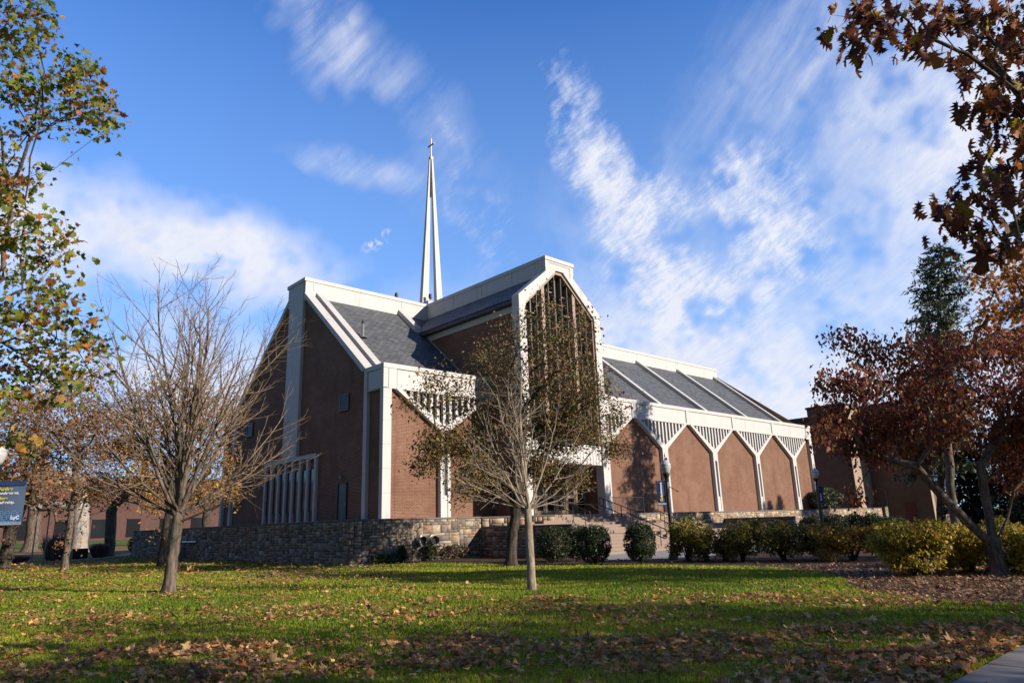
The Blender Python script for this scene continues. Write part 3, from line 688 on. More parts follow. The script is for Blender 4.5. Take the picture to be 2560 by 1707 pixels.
text('Further', .112, .215, -.036, 2.905, YELLOW, b1, 'lettering', bold=.0035, sx=1.1)
text('involvement.', .104, .205, -.036, 2.80, WPRINT, b1, 'lettering', bold=.0035, sx=1.06)
text('More', .112, .215, -.036, 2.665, YELLOW, b1, 'lettering', bold=.0035, sx=1.1)
text('leadership.', .104, .205, -.036, 2.56, WPRINT, b1, 'lettering', bold=.0035, sx=1.06)
rg_ = MB()
for j in range(3):
    for i in range(5):
        cx_, cz_ = .15+.03+i*.175+(.0 if j != 1 else -.06), 2.31-j*.105
        N = 20; r0, r1 = .068, .080
        for q in range(N):
            a0, a1 = 2*math.pi*q/N, 2*math.pi*(q+1)/N; p4 = [(cx_+r0*math.cos(a0), -.037, cz_+r0*math.sin(a0)*.78), (cx_+r1*math.cos(a0), -.037, cz_+r1*math.sin(a0)*.78), (cx_+r1*math.cos(a1), -.037, cz_+r1*math.sin(a1)*.78), (cx_+r0*math.cos(a1), -.037, cz_+r0*math.sin(a1)*.78)]
            if all(.155 < p[0] < .915 for p in p4): rg_.poly(p4[::-1])
        if .155 < cx_-.07 and cx_+.07 < .915:
            rg_.poly([(cx_-.07, -.0368, cz_-.005), (cx_+.07, -.0368, cz_-.005), (cx_+.07, -.0368, cz_+.005), (cx_-.07, -.0368, cz_+.005)])
            if i % 2: rg_.poly([(cx_-.005, -.0366, cz_-.055), (cx_+.005, -.0366, cz_-.055), (cx_+.005, -.0366, cz_+.055), (cx_-.005, -.0366, cz_+.055)])
            else: rg_.poly([(cx_+.02, -.0364, cz_+.04), (cx_+.07, -.0364, cz_), (cx_+.02, -.0364, cz_-.04), (cx_+.055, -.0364, cz_)])
rg_.build('ring_pattern', SKYB, b1, local=True)
MB().box(.60, .915, -.041, -.039, 2.12, 2.255).build('logo_field', MIDB, b1, local=True)
text('L', .125, .635, -.043, 2.155, WPRINT, b1, 'logo', bold=.007, sx=1.0); text('V', .125, .695, -.044, 2.128, WPRINT, b1, 'logo', bold=.007); text('C', .125, .775, -.043, 2.155, WPRINT, b1, 'logo', bold=.007)
l2 = lamp(25.02, 17.6, 'dark lamp post with a narrow navy banner in front of the steps', 4.05)
b2 = banner(l2, -.10, -.46, 2.18, 3.16, NAVY, GREYB)
text('Go', .15, -.24, -.04, 2.33, YELLOW, b2, 'lettering', rot=math.pi/2, bold=.008)
text('further', .115, -.245, -.04, 2.52, WPRINT, b2, 'lettering', rot=math.pi/2, bold=.006)
text('more', .115, -.245, -.04, 2.85, WPRINT, b2, 'lettering', rot=math.pi/2, bold=.006)
k = MB(); k.tube([(.05, -.05, 2.93), (.34, -.25, 2.72)], .016, 7); k.tube([(.34, -.25, 2.72), (.37, -.27, 2.70)], .03, 7); k.build('flag_bracket', BLACK, l2, local=True)
l3 = lamp(45.5, 20.5, 'far lamp post with a slim navy banner right of the chapel corner', 4.5)
b3 = banner(l3, .10, .36, 2.22, 3.32, NAVY, MIDB)
text('Further', .15, .20, -.04, 2.45, WPRINT, b3, 'lettering', rot=math.pi/2, bold=.008)

# ================================================================ OTHER BUILDINGS
rbd = empty('brown_brick_hall', (80, 31.8, 0), 'large flat-roofed brown brick hall with a buff brick strip behind the red-leaved tree', 'building')
m = MB(); m.box(80, 89.5, 31.8, 36.0, -.2, 13.4); m.box(84.5, 89.5, 25.9, 31.79, -.2, 13.4); m.box(80.6, 110, 36.01, 60, -.2, 12.2); m.build('wall', BRICK_DARK, rbd)
m = MB(); m.box(79.85, 89.6, 31.65, 36.1, 13.4, 13.62); m.box(84.35, 89.6, 25.75, 31.64, 13.4, 13.62); m.box(80.3, 110, 36.11, 60, 12.2, 12.6); m.build('roof_edge', GUTTER, rbd)
MB().box(80.02, 84.48, 31.77, 31.797, 0, 13.35).box(84.52, 85.2, 25.87, 25.897, 0, 13.35).build('buff_strip', BUFF, rbd)
for xx in (86.2,):
    w = MB().box(xx, xx+1.6, 25.86, 25.895, 3.0 if xx > 87 else .6, 6.5).build('window', DGLASS, rbd)
    MB().box(xx-.12, xx-.001, 25.82, 25.896, .6, 6.6).box(xx+1.601, xx+1.72, 25.82, 25.896, .6, 6.6).build('frame', GREY, w)
MB().box(84.44, 84.498, 27.6, 28.7, 0, 2.6).build('door', m_plain('red_door_paint', (0.12, 0.035, 0.03), .5), rbd)
MB().tube([(84.42, 30.4, 0), (84.42, 30.4, 4)], .05, 6).build('downpipe', GREY, rbd)
far = empty('red_brick_hall', (20, 190, .8), 'long low red brick hall far beyond the autumn trees on the left', 'building')
MB().box(-60, 95, 190, 205, .5, 15).build('wall', BRICK_RED, far)
MB().box(-60.5, 95.5, 189.6, 205.5, 15, 15.6).build('roof', GUTTER, far)
for k in range(19):
    xx = -55+k*7.4
    w = MB().box(xx, xx+3.0, 189.9, 189.99, 1.6, 5.8).build('window', DGLASS, far)
    MB().box(xx-.1, xx+3.1, 189.82, 189.89, 5.8, 6.1).build('lintel', BRICK_RED, w)

# ================================================================ GROUND
m, t, o = mat('lawn_soil_and_grass'); v = t.node('ShaderNodeTexCoord').outputs['Object']
n1 = t.noise(v, .22, 5, .6); n2 = t.noise(v, 2.6, 5, .65); n3 = t.noise(v, 26, 4, .7)
c = t.mix(t.mapr(n1, .35, .68), (.075, .15, .014), (.135, .18, .022)); c = t.mix(t.mapr(n2, .45, .72, 0, .6), c, (.15, .14, .04)); c = t.mix(t.mapr(n3, .4, .75, 0, .55), c, (.028, .042, .009))
principled(t, o, c, .95, n3, .8, .03, .1); LAWN = m
def litter(name, a, b, c_, sc=9):
    m, t, o = mat(name); v = t.node('ShaderNodeTexCoord').outputs['Object']
    vo = t.node('ShaderNodeTexVoronoi'); t.put(vo.inputs['Vector'], v); vo.inputs['Scale'].default_value = sc
    s = t.node('ShaderNodeSeparateColor'); t.l.new(vo.outputs['Color'], s.inputs[0])
    n1 = t.noise(v, .8, 5, .6)
    c = t.mix(s.outputs[0], a, b); c = t.mix(t.mapr(s.outputs[1], .55, .9), c, c_); c = t.mix(t.mapr(n1, .4, .7, 0, .6), c, a)
    principled(t, o, c, .95, s.outputs[2], .7, .03, .1); return m
MULCH = litter('bark_mulch', (.036, .025, .018), (.085, .058, .042), (.17, .105, .07), 22)
LITTER = litter('leaf_litter', (.12, .075, .03), (.24, .14, .06), (.36, .21, .10), 7)
PATHM = m_plain('path_concrete', (.25, .225, .20), .9, .15, 0, .3, 1.2)
def rise(y): return .0078*max(0, min(y, 330)-64)
yk = [-400, -60, 0, 20, 40, 64, 90, 130, 190, 330, 1600]; g = MB()
for a, b in zip(yk[:-1], yk[1:]): g.poly([(-1500, a, rise(a)), (1500, a, rise(a)), (1500, b, rise(b)), (-1500, b, rise(b))])
struct(g, 'lawn', LAWN)
BED = [(16.9, 29.75), (17.1, 28.75), (19.6, 27.8), (20.2, 25.5), (19.9, 22.2), (20.7, 18.8), (21.9, 15.4), (22.1, 12.2), (21.4, 10.4), (18.6, 7.9), (16.4, 7.0), (15.2, 5.6), (14.6, 4.2), (15.4, 2.9), (45, 2.9), (62, 22), (80, 22), (80, 29.0), (24.8, 29.75)]
_edge = BED[1:14]
for _ in range(3):                                    # round the cut edge of the bed
    _n = [_edge[0]]
    for (x0, y0), (x1, y1) in zip(_edge[:-1], _edge[1:]): _n += [(.75*x0+.25*x1, .75*y0+.25*y1), (.25*x0+.75*x1, .25*y0+.75*y1)]
    _edge = _n+[_edge[-1]]
BED = BED[:1]+_edge+BED[14:]
bd = MB()
def fan(mb, poly, z):
    from mathutils.geometry import tessellate_polygon
    tri = tessellate_polygon([[Vector((x, y, 0)) for x, y in poly]])
    for a in tri:
        p = [poly[i] for i in a]
        if (p[1][0]-p[0][0])*(p[2][1]-p[0][1])-(p[1][1]-p[0][1])*(p[2][0]-p[0][0]) < 0: p = p[::-1]
        mb.poly([(x, y, z) for x, y in p])
fan(bd, BED, .006); struct(bd, 'mulch_bed', MULCH)
pz = MB(); PLAZA = [(24.95, 22.98), (23.5, 19.9), (25.8, 17.6), (30, 17.3), (47, 19.2), (47, 22.98)]; fan(pz, PLAZA, .02); struct(pz, 'pavement', PAVE)
pt_ = MB(); pt_.box(-40, 60, -1.1, 2.52, -.2, .03); po = struct(pt_, 'concrete_path', PATHM)
jt = MB()
for k in range(-20, 40): jt.box(k*1.5-.006, k*1.5+.006, -1.1, 2.522, .031, .032)
jo = jt.build('path_joint', BLACK); jo.parent = po
def ribbon(name, pts, w, m, dz):
    b = MB(); P = [Vector((x, y, 0)) for x, y in pts]; Ls = []
    for i, p in enumerate(P):
        tt = (P[min(i+1, len(P)-1)]-P[max(i-1, 0)]).normalized(); n = Vector((-tt.y, tt.x, 0)); Ls.append((p+n*w, p-n*w))
    for (a, b1_), (c_, d) in zip(Ls[:-1], Ls[1:]): b.poly([(a.x, a.y, rise(a.y)+dz), (b1_.x, b1_.y, rise(b1_.y)+dz), (d.x, d.y, rise(d.y)+dz), (c_.x, c_.y, rise(c_.y)+dz)])
    return struct(b, name, m)
ribbon('far_path', [(-40, 50), (-10, 54.5), (4, 58.2), (11, 61.8), (14.6, 65.5), (18.5, 71.5), (24, 82), (30, 96)], .9, PATHM, .02)
ribbon('far_path', [(-40, 108), (0, 124), (24, 140), (48, 165), (90, 190)], 1.6, PATHM, .03)
ribbon('far_path', [(-60, 150), (0, 158), (50, 172), (100, 188)], 1.2, PATHM, .03)
for P in ([(-30, 66), (6, 70), (18, 82), (40, 98), (60, 112), (40, 118), (10, 108), (-30, 98)],):
    lb = MB(); fan(lb, P, 0)
    lb.v = [(x, y, rise(y)+.012) for x, y, z in lb.v]; struct(lb, 'leaf_covered_ground', LITTER)
lb = MB(); fan(lb, [(12.4+1.7*math.cos(a)*(1+.25*math.sin(3*a)), 25.3+2.9*math.sin(a)*(1+.2*math.cos(2*a)), 0)[:2] for a in [2*math.pi*i/22 for i in range(22)]], .005); struct(lb, 'bare_patch', LITTER)

# small things far left
for (x, y, hh, lab) in ((10.3, 60.1, 4.2, 'slim grey signpost, right one of the pair beside the far path'), (9.75, 61.2, 4.2, 'slim dark signpost, left one of the pair beside the far path')):
    r_ = empty('signpost', (x, y, 0), lab, 'post'); MB().tube([(x, y, 0), (x, y, hh)], .045, 8).build('pole', GREY, r_); MB().box(x-.2, x+.2, y-.06, y-.05, hh-.5, hh-.02).build('sign_plate', GREY, r_)
r_ = empty('marker_pole', (28.6, 92.0, rise(92)), 'white pole with a yellow tip beside the end of the shaded stone wall', 'pole')
MB().tube([(28.6, 92, rise(92)), (28.6, 92, 5.4)], .07, 8).build('pole', WHITE, r_); MB().tube([(28.6, 92, 5.4), (28.6, 92, 6.3)], .075, 8).build('tip', YELLOW, r_)
r_ = empty('utility_box', (14.0, 67.8, 0), 'dark green utility box between the purple grass clumps at the far path', 'box')
MB().box(13.5, 14.6, 67.4, 68.2, 0, .75).build('cabinet', m_plain('dark_green_paint', (.012, .03, .026), .5), r_, bevel=.04); MB().box(13.45, 14.65, 67.35, 68.25, .75, .82).build('lid', GUTTER, r_, bevel=.02)
# ================================================================ VEGETATION
def skeleton(rg, trunk, pts, bf=0.5, k0=None, maxseg=0.6, wig=.06):
    """joins a cloud of points to the trunk (balanced shortest tree); returns node positions and parents"""
    trunk = np.asarray(trunk, float); pts = np.asarray(pts, float)
    N = list(trunk); par = [i-1 for i in range(len(trunk))]; pl = [0.0]
    for i in range(1, len(trunk)): pl.append(pl[-1]+np.linalg.norm(trunk[i]-trunk[i-1]))
    k0 = len(trunk)//2 if k0 is None else k0
    best = np.full(len(pts), 1e9); bi = np.zeros(len(pts), int); done = np.zeros(len(pts), bool)
    def upd(i):
        nonlocal best, bi
        d = pts-N[i]; dist = np.sqrt((d*d).sum(1)); c = dist+bf*(pl[i]+dist)+np.maximum(0, -d[:, 2])*.35
        m = c < best; best[m] = c[m]; bi[m] = i
    for i in range(k0, len(trunk)): upd(i)
    for _ in range(len(pts)):
        j = int(np.argmin(np.where(done, 1e12, best))); done[j] = True; p = pts[j]; a = bi[j]
        L = np.linalg.norm(p-N[a]); n = max(1, int(L/maxseg)); prev = a; A = N[a].copy()
        for q in range(1, n+1):
            f = q/n; x = A+(p-A)*f
            if q < n: x = x+rg.normal(0, wig, 3)*L**.5+np.array([0, 0, -.10*L*math.sin(math.pi*f)*.5])
            N.append(x); par.append(prev); pl.append(pl[prev]+np.linalg.norm(x-N[prev])); prev = len(N)-1; upd(prev)
    return np.array(N), np.array(par)
def radii(N, par, rbase, rtip, flare=None):
    n = len(N); cnt = np.zeros(n)
    ch = np.zeros(n, int)
    for i in range(n):
        if par[i] >= 0: ch[par[i]] += 1
    cnt[ch == 0] = 1
    order = range(n-1, 0, -1)
    for i in order: cnt[par[i]] += cnt[i]
    e = math.log(rbase/rtip)/math.log(max(3, cnt[0])); return rtip*cnt**e, cnt
def tubes(N, par, rad, keep, sides_f):
    """tapered tubes along the chains of the tree; keep is a mask of nodes whose segment to the parent is drawn"""
    n = len(N); kids = [[] for _ in range(n)]
    for i in range(n):
        if par[i] >= 0: kids[par[i]].append(i)
    V = []; F = []; nv = 0; start = [0] if keep[0] else []
    for i in range(n):
        if keep[i] and par[i] >= 0:
            sib = kids[par[i]]; main = max(sib, key=lambda q: rad[q])
            if main != i or not keep[par[i]]: start.append(i)
    for s in start:
        ch = ([par[s]] if par[s] >= 0 else [])+[s]; c = s
        while True:
            nx = [q for q in kids[c] if keep[q]]
            if not nx: break
            m = max(nx, key=lambda q: rad[q])
            if m != max(kids[c], key=lambda q: rad[q]): break
            ch.append(m); c = m
        if len(ch) < 2: continue
        P = N[ch]; r = rad[ch].copy()
        if par[s] >= 0: r[0] = min(r[0], r[1]*1.25)
        if not kids[ch[-1]]: r[-1] *= .5
        T = np.gradient(P, axis=0); T /= np.linalg.norm(T, axis=1)[:, None]+1e-9
        a = np.array([0.31, 0.17, 0.93]) if abs(T[0] @ np.array([0.31, .17, .93])) < .9 else np.array([1., 0, 0])
        U = np.cross(T, a); U /= np.linalg.norm(U, axis=1)[:, None]+1e-9; B = np.cross(T, U)
        k = sides_f(r.max()); q = np.arange(k)*2*math.pi/k
        ring = P[:, None, :]+r[:, None, None]*(np.cos(q)[None, :, None]*U[:, None, :]+np.sin(q)[None, :, None]*B[:, None, :])
        V.append(ring.reshape(-1, 3)); i0 = np.arange(len(ch)-1)[:, None]*k+np.arange(k)[None, :]; i1 = np.arange(len(ch)-1)[:, None]*k+(np.arange(k)+1)[None, :] % k
        F.append((np.stack([i0, i1, i1+k, i0+k], -1)+nv).reshape(-1, 4)); nv += len(ch)*k
    if not V: return np.zeros((0, 3)), np.zeros((0, 4), int)
    return np.concatenate(V), np.concatenate(F)
def fanlist(n): return [(0, i, i+1) for i in range(1, n-1)]
# leaf outlines in (across, along, lift); drawn as triangles
TPL = {}
TPL['oval'] = (np.array([(0, 0, 0), (-.28, .38, .05), (0, 1, -.08), (.28, .38, .05), (0, .4, -.03)]), [(0, 4, 1), (1, 4, 2), (0, 3, 4), (3, 2, 4)])
TPL['narrow'] = (np.array([(0, 0, 0), (-.15, .45, .04), (0, 1, -.12), (.15, .45, .04)]), [(0, 3, 1), (1, 3, 2)])
_o = [(0, 0), (.10, .10), (.42, .04), (.30, .24), (.62, .34), (.40, .46), (.50, .66), (.20, .62), (0, 1.0)]
_pts = _o+[(-x, y) for x, y in _o[-2:0:-1]]
TPL['maple'] = (np.array([(0, .38, -.04)]+[(x, y, .10*abs(x)-.10*(y-.4)**2) for x, y in _pts]), [(0, i, i+1) for i in range(1, len(_pts))]+[(0, len(_pts), 1)])
_o = [(0, 0), (.05, .14), (.26, .12), (.10, .26), (.40, .40), (.12, .46), (.42, .66), (.13, .66), (.22, .88), (0, 1.0)]
_pts = _o+[(-x, y) for x, y in _o[-2:0:-1]]
TPL['oak'] = (np.array([(0, .5, -.05)]+[(x, y, .14*abs(x)-.12*(y-.5)**2) for x, y in _pts]), [(0, i, i+1) for i in range(1, len(_pts))]+[(0, len(_pts), 1)])
def leaves(rg, P, size, tpl, tint, droop=0.0, flat=None, svar=.3, curl=0.0):
    """one leaf per point: random heading, tip drooping by 'droop' (0 random, 1 hanging); flat = ground leaves"""
    n = len(P); t, f = TPL[tpl]; f = np.array(f); k = len(t)
    if flat is None:
        d = rg.normal(0, 1, (n, 3)); d /= np.linalg.norm(d, axis=1)[:, None]; d[:, 2] = d[:, 2]*(1-droop)-droop*1.4
        up = rg.normal(0, 1, (n, 3)); up[:, 2] += .5
    else:
        a = rg.uniform(0, 2*math.pi, n); d = np.stack([np.cos(a), np.sin(a), rg.normal(0, flat, n)], 1); up = np.stack([rg.normal(0, flat, n), rg.normal(0, flat, n), np.ones(n)], 1)
    d /= np.linalg.norm(d, axis=1)[:, None]; s = np.cross(d, up); s /= np.linalg.norm(s, axis=1)[:, None]+1e-9; w = np.cross(s, d)
    sz = size*np.exp(rg.normal(0, svar, n)) if np.isscalar(size) else size
    tt = np.repeat(t[None], n, 0)
    if curl:
        cu = rg.normal(0, curl, n)[:, None]; cv = rg.normal(0, curl, n)[:, None]
        tt = tt.copy(); tt[:, :, 2] += cu*(tt[:, :, 0]**2)*2.2+cv*((tt[:, :, 1]-.5)**2)*1.6
    V = P[:, None, :]+sz[:, None, None]*(tt[:, :, 0:1]*s[:, None, :]+tt[:, :, 1:2]*d[:, None, :]+tt[:, :, 2:3]*w[:, None, :])
    F = (f[None]+(np.arange(n)*k)[:, None, None]).reshape(-1, 3)
    return V.reshape(-1, 3), F, np.repeat(tint, k, 0)
def palette(rg, n, cols, wts=None, var=.18):
    c = np.array(cols, float); w = None if wts is None else np.array(wts, float)/sum(wts)
    return c[rg.choice(len(c), n, p=w)]*np.exp(rg.normal(0, var, (n, 1)))*np.exp(rg.normal(0, var*.3, (n, 3)))
def in_lobes(rg, L, n, shell=.35, zs=1.0):
    L = np.array(L); w = L[:, 3]*L[:, 4]; i = rg.choice(len(L), n, p=w/w.sum())
    d = rg.normal(0, 1, (n, 3)); d /= np.linalg.norm(d, axis=1)[:, None]; r = rg.uniform(shell**3, 1, n)**(1/3)
    return L[i, :3]+d*r[:, None]*np.stack([L[i, 3], L[i, 3], L[i, 4]*zs], 1)
sides = lambda r: 10 if r > .12 else 7 if r > .04 else 5 if r > .012 else 3
def plant_tree(name, base, label, cat, trunk, pts, rg, rbase, rtip, bf, bark, twigm, split, leafspec=None, group=None, k0=None, wig=.06, maxseg=.6, flare=.45, twiglets=None, lp=None):
    """root at the trunk's foot > trunk (with its limbs) and crown (> twigs)"""
    root = empty(name, base, label, cat, group); b = np.array(base)
    N, par = skeleton(rg, trunk, pts, bf, k0, maxseg, wig)
    rad, cnt = radii(N, par, rbase, rtip)
    if twiglets:                                      # short last-year shoots on every thin node
        k, ln, upw = twiglets; thin = np.where(rad < rtip*6)[0]; src = np.repeat(thin, k)
        own = N[src]-N[np.maximum(par[src], 0)]; own /= np.linalg.norm(own, axis=1)[:, None]+1e-9
        d = own*.9+rg.normal(0, .55, (len(src), 3))+np.array([0, 0, upw]); d /= np.linalg.norm(d, axis=1)[:, None]
        l = ln*rg.uniform(.4, 1.2, len(src)); mid = N[src]+d*(l*.5)[:, None]+rg.normal(0, .02, (len(src), 3)); tip = N[src]+d*l[:, None]+np.array([0, 0, .10])*l[:, None]
        n0 = len(N); N = np.concatenate([N, mid, tip]); par = np.concatenate([par, src, n0+np.arange(len(src))])
        rad = np.concatenate([rad, np.full(len(src), rtip*.9), np.full(len(src), rtip*.7)])
    nt_ = len(trunk)
    z0 = N[0, 2]
    fl = 1+flare*np.exp(-(N[:nt_, 2]-z0)/.16)
    rad[:nt_] = np.maximum(rad[:nt_], rbase*.6*np.linspace(1, .75, nt_)); rad[:nt_] *= fl
    big = rad >= split; big[:nt_] = True
    V, F = tubes(N-b, par, rad, big, sides); np_mesh('trunk', V, F, bark, root, smooth=True)
    V, F = tubes(N-b, par, rad, ~big, sides)
    if leafspec is None:
        np_mesh('crown', V, F, twigm, root, smooth=True); return root, N, rad
    m, tpl, size, per, spread, cols, wts, droop = leafspec
    thin = N[rad < split*.8] if lp is None else np.concatenate([lp, lp, N[(rad < split*.5)][::3]]); P = thin[np.repeat(np.arange(len(thin)), per)]; P = P+rg.normal(0, spread, P.shape)-b
    LV, LF, LT = leaves(rg, P, size, tpl, palette(rg, len(P), cols, wts), droop, curl=.35)
    cr = np_mesh('crown', LV, LF, m, root, LT)
    if len(V): np_mesh('twigs', V, F, twigm, cr, smooth=True)
    return root, N, rad
def line(*p, n=6, rg=None, wob=.0):
    p = np.array(p, float); t = np.linspace(0, len(p)-1, n*(len(p)-1)+1); i = np.minimum(t.astype(int), len(p)-2); f = (t-i)[:, None]
    q = p[i]*(1-f)+p[i+1]*f
    if wob and rg is not None: q[1:] += rg.normal(0, wob, q[1:].shape)*np.array([1, 1, .2])
    return q
Rt = np.array([math.cos(yaw), -math.sin(yaw), 0]); Fd = np.array([math.sin(yaw), math.cos(yaw), 0])
L_PEAR = [(21.53,20.6,10.32,0.68,1.07),(20.98,21.98,9.99,1.09,1.09),(22.23,25.23,9.49,1.49,1.19),(22.41,23.31,8.55,1.8,1.52),(22.2,20.24,8.88,1.33,1.41),(23.88,20.88,7.73,1.38,1.29),(22.87,21.74,7.2,1.56,1.28),(18.29,24.13,7.66,1.32,0.88),(20.99,25.5,7.21,1.53,1.15),(17.47,24.78,6.79,0.78,0.49),(18.66,25.23,5.16,0.8,0.71),(19.94,25.14,5.22,1.1,0.82),(18.61,25.77,4.32,0.63,0.36),(21.92,24.0,6.13,1.68,1.12),(24.36,23.0,5.79,1.53,0.96),(26.57,22.09,6.22,1.18,0.79),(24.29,19.44,6.62,0.62,0.53),(25.55,20.86,4.88,0.74,0.47),(23.19,23.8,4.31,1.13,0.66),(19.84,23.64,3.84,1.05,0.7),(18.38,22.93,3.1,0.66,0.33),(25.29,24.02,3.81,1.38,0.69),(22.16,21.52,11.81,0.34,0.56),(23.5,20.59,10.47,0.83,0.74)]
L_DOGWOOD = [(19.91,7.46,6.24,0.56,0.39),(19.67,6.75,5.72,0.65,0.43),(19.63,5.96,5.61,0.63,0.42),(21.65,5.77,5.86,0.67,0.5),(19.39,4.42,5.21,0.63,0.48),(22.91,4.28,5.74,0.77,0.55),(17.98,7.34,4.81,0.46,0.36),(17.79,6.6,4.62,0.59,0.44),(19.83,6.46,4.76,0.74,0.53),(21.78,6.17,4.92,0.79,0.62),(20.25,4.86,4.44,0.7,0.55),(22.03,4.41,4.44,0.84,0.63),(17.82,7.3,3.97,0.5,0.32),(19.53,7.2,3.87,0.64,0.43),(20.49,6.63,3.87,0.65,0.48),(19.37,5.29,3.62,0.59,0.44),(19.43,7.85,3.41,0.38,0.27),(19.58,7.22,3.19,0.48,0.3),(22.14,4.97,3.46,0.64,0.48),(23.06,4.44,3.56,0.65,0.65),(18.23,7.17,2.05,0.28,0.18),(22.66,4.72,2.51,0.53,0.42),(20.8,6.46,3.12,0.48,0.32),(16.89,7.24,3.55,0.21,0.19),(24.04,3.64,4.97,0.89,0.89),(22.07,3.61,3.71,0.71,0.71)]
L_SYC = [(1.0,20.13,15.28,0.63,0.32),(1.42,17.89,13.88,0.43,0.24),(1.88,20.62,15.3,0.28,0.22),(1.09,18.91,13.83,0.4,0.25),(1.6,21.79,15.21,0.57,0.32),(1.68,18.26,13.23,0.24,0.18),(1.12,20.5,13.97,0.42,0.26),(1.77,19.05,12.86,0.4,0.2),(2.59,19.56,13.89,0.41,0.3),(2.45,17.07,12.09,0.28,0.28),(2.03,17.2,11.75,0.46,0.28),(1.89,21.07,13.52,0.55,0.39),(1.38,21.41,13.6,0.44,0.38),(2.79,18.98,12.7,0.47,0.31),(3.52,20.59,13.66,0.34,0.29),(3.14,16.48,10.92,0.13,0.13),(3.29,20.1,12.87,0.55,0.28),(2.87,16.52,10.51,0.2,0.15),(2.82,21.34,13.29,0.57,0.29),(2.06,20.12,12.26,0.47,0.32),(1.62,20.31,11.82,0.36,0.26),(1.7,22.42,12.09,0.39,0.34),(2.06,20.99,11.23,0.27,0.19),(1.7,21.33,10.9,0.37,0.27),(1.66,17.07,8.95,0.35,0.19),(1.77,18.74,9.14,0.42,0.28),(1.94,16.87,8.12,0.34,0.21),(1.59,17.86,8.08,0.35,0.35),(2.37,17.09,7.93,0.35,0.22),(3.09,20.46,9.36,0.21,0.21),(2.66,16.46,7.29,0.19,0.1),(2.37,17.75,7.67,0.4,0.22),(2.05,19.22,8.36,0.38,0.29),(2.91,20.56,9.87,0.15,0.15),(2.16,21.96,8.58,0.43,0.32),(2.53,20.23,7.73,0.4,0.3),(2.58,17.05,6.68,0.26,0.19),(3.17,18.49,6.68,0.38,0.24),(2.82,19.79,6.83,0.49,0.35),(1.82,16.78,6.11,0.33,0.33),(3.55,19.08,6.28,0.39,0.27),(2.82,17.76,5.7,0.49,0.27),(2.38,19.5,5.99,0.57,0.33),(3.79,18.66,5.93,0.24,0.14),(2.21,20.13,5.51,0.48,0.29),(2.7,18.97,5.26,0.56,0.28),(3.24,18.49,5.29,0.42,0.23),(3.32,16.28,4.95,0.29,0.17),(2.43,18.88,4.8,0.45,0.23),(2.71,16.4,4.44,0.36,0.15),(2.35,19.08,3.87,0.25,0.13),(2.78,18.97,3.65,0.25,0.13),(2.99,20.2,3.45,0.19,0.1),(0.63,19.95,12.72,0.6,0.6),(0.91,17.44,8.58,0.51,0.68),(1.44,20.01,6.64,0.56,0.75),(1.58,17.94,4.44,0.41,0.41)]
L_OAK = [(6.64,2.06,6.46,0.14,0.12),(6.19,1.73,6.07,0.17,0.11),(6.07,1.79,5.76,0.15,0.1),(7.02,2.2,6.35,0.08,0.06),(6.17,1.52,5.92,0.16,0.11),(6.11,1.59,5.71,0.11,0.08),(6.5,1.39,6.06,0.17,0.11),(6.69,1.5,5.88,0.11,0.13),(5.8,1.12,5.42,0.16,0.13),(6.88,1.37,5.92,0.11,0.08),(8.03,1.33,6.82,0.22,0.17),(7.12,1.26,5.78,0.08,0.11),(7.76,1.23,6.31,0.19,0.19),(8.08,1.06,6.52,0.21,0.21),(8.18,0.88,6.55,0.17,0.21),(7.65,1.13,5.91,0.2,0.14),(8.17,0.98,6.13,0.19,0.21),(7.72,1.25,5.92,0.12,0.08),(6.48,0.89,4.99,0.15,0.12),(7.23,0.88,5.19,0.14,0.18),(6.76,1.05,5.14,0.08,0.07),(6.48,1.15,4.91,0.12,0.07),(7.23,1.1,5.18,0.15,0.09),(6.92,0.92,4.81,0.14,0.12),(7.34,1.23,5.04,0.11,0.05),(7.24,1.12,4.9,0.15,0.11),(6.02,1.0,4.26,0.11,0.09),(7.01,0.99,4.56,0.14,0.14),(6.91,1.07,4.37,0.16,0.12),(7.6,1.08,4.48,0.15,0.15),(5.98,1.07,3.95,0.11,0.08),(6.15,1.23,4.02,0.13,0.08),(6.65,1.49,4.22,0.12,0.07),(6.47,1.55,4.15,0.08,0.06),(6.97,1.49,4.16,0.14,0.08),(6.25,1.5,3.87,0.05,0.05),(6.2,1.14,3.84,0.14,0.09),(8.18,1.3,4.45,0.16,0.16),(6.24,1.29,3.74,0.11,0.08),(5.87,1.32,3.57,0.05,0.05),(6.5,1.18,3.74,0.13,0.1),(6.66,1.06,3.67,0.11,0.1),(6.81,0.63,5.42,0.2,0.27),(7.45,0.81,5.0,0.22,0.33),(8.25,1.04,4.54,0.24,0.32)]
L_ORANGE = [(56.13,13.0,18.82,0.81,0.52),(59.41,12.72,20.32,0.91,0.61),(61.64,12.31,19.91,1.08,0.77),(62.47,12.9,19.29,0.94,0.63),(65.93,11.45,21.36,1.3,0.81),(59.6,9.91,17.78,1.16,0.87),(59.04,13.65,17.46,0.54,0.42),(62.01,13.71,17.1,1.25,0.69),(57.34,11.68,15.23,0.99,0.63),(61.71,11.18,16.07,1.2,0.75),(57.34,12.26,14.03,0.71,0.4),(62.83,12.02,14.26,1.22,0.67),(64.82,11.56,13.51,1.24,0.77),(59.29,13.43,13.09,0.89,0.53),(57.58,11.1,16.76,0.71,0.4),(59.7,9.16,15.48,1.42,1.42),(61.91,9.99,13.36,1.46,1.46)]
L_EVERLOW = [(51.67,13.02,4.09,1.01,1.51),(48.97,11.77,2.52,1.05,1.41),(51.97,11.12,3.22,1.22,1.95),(48.61,12.85,1.66,0.71,0.94),(49.76,10.82,1.12,1.16,0.93),(52.82,11.79,5.27,1.27,1.52),(51.2,9.78,3.12,1.41,2.12)]
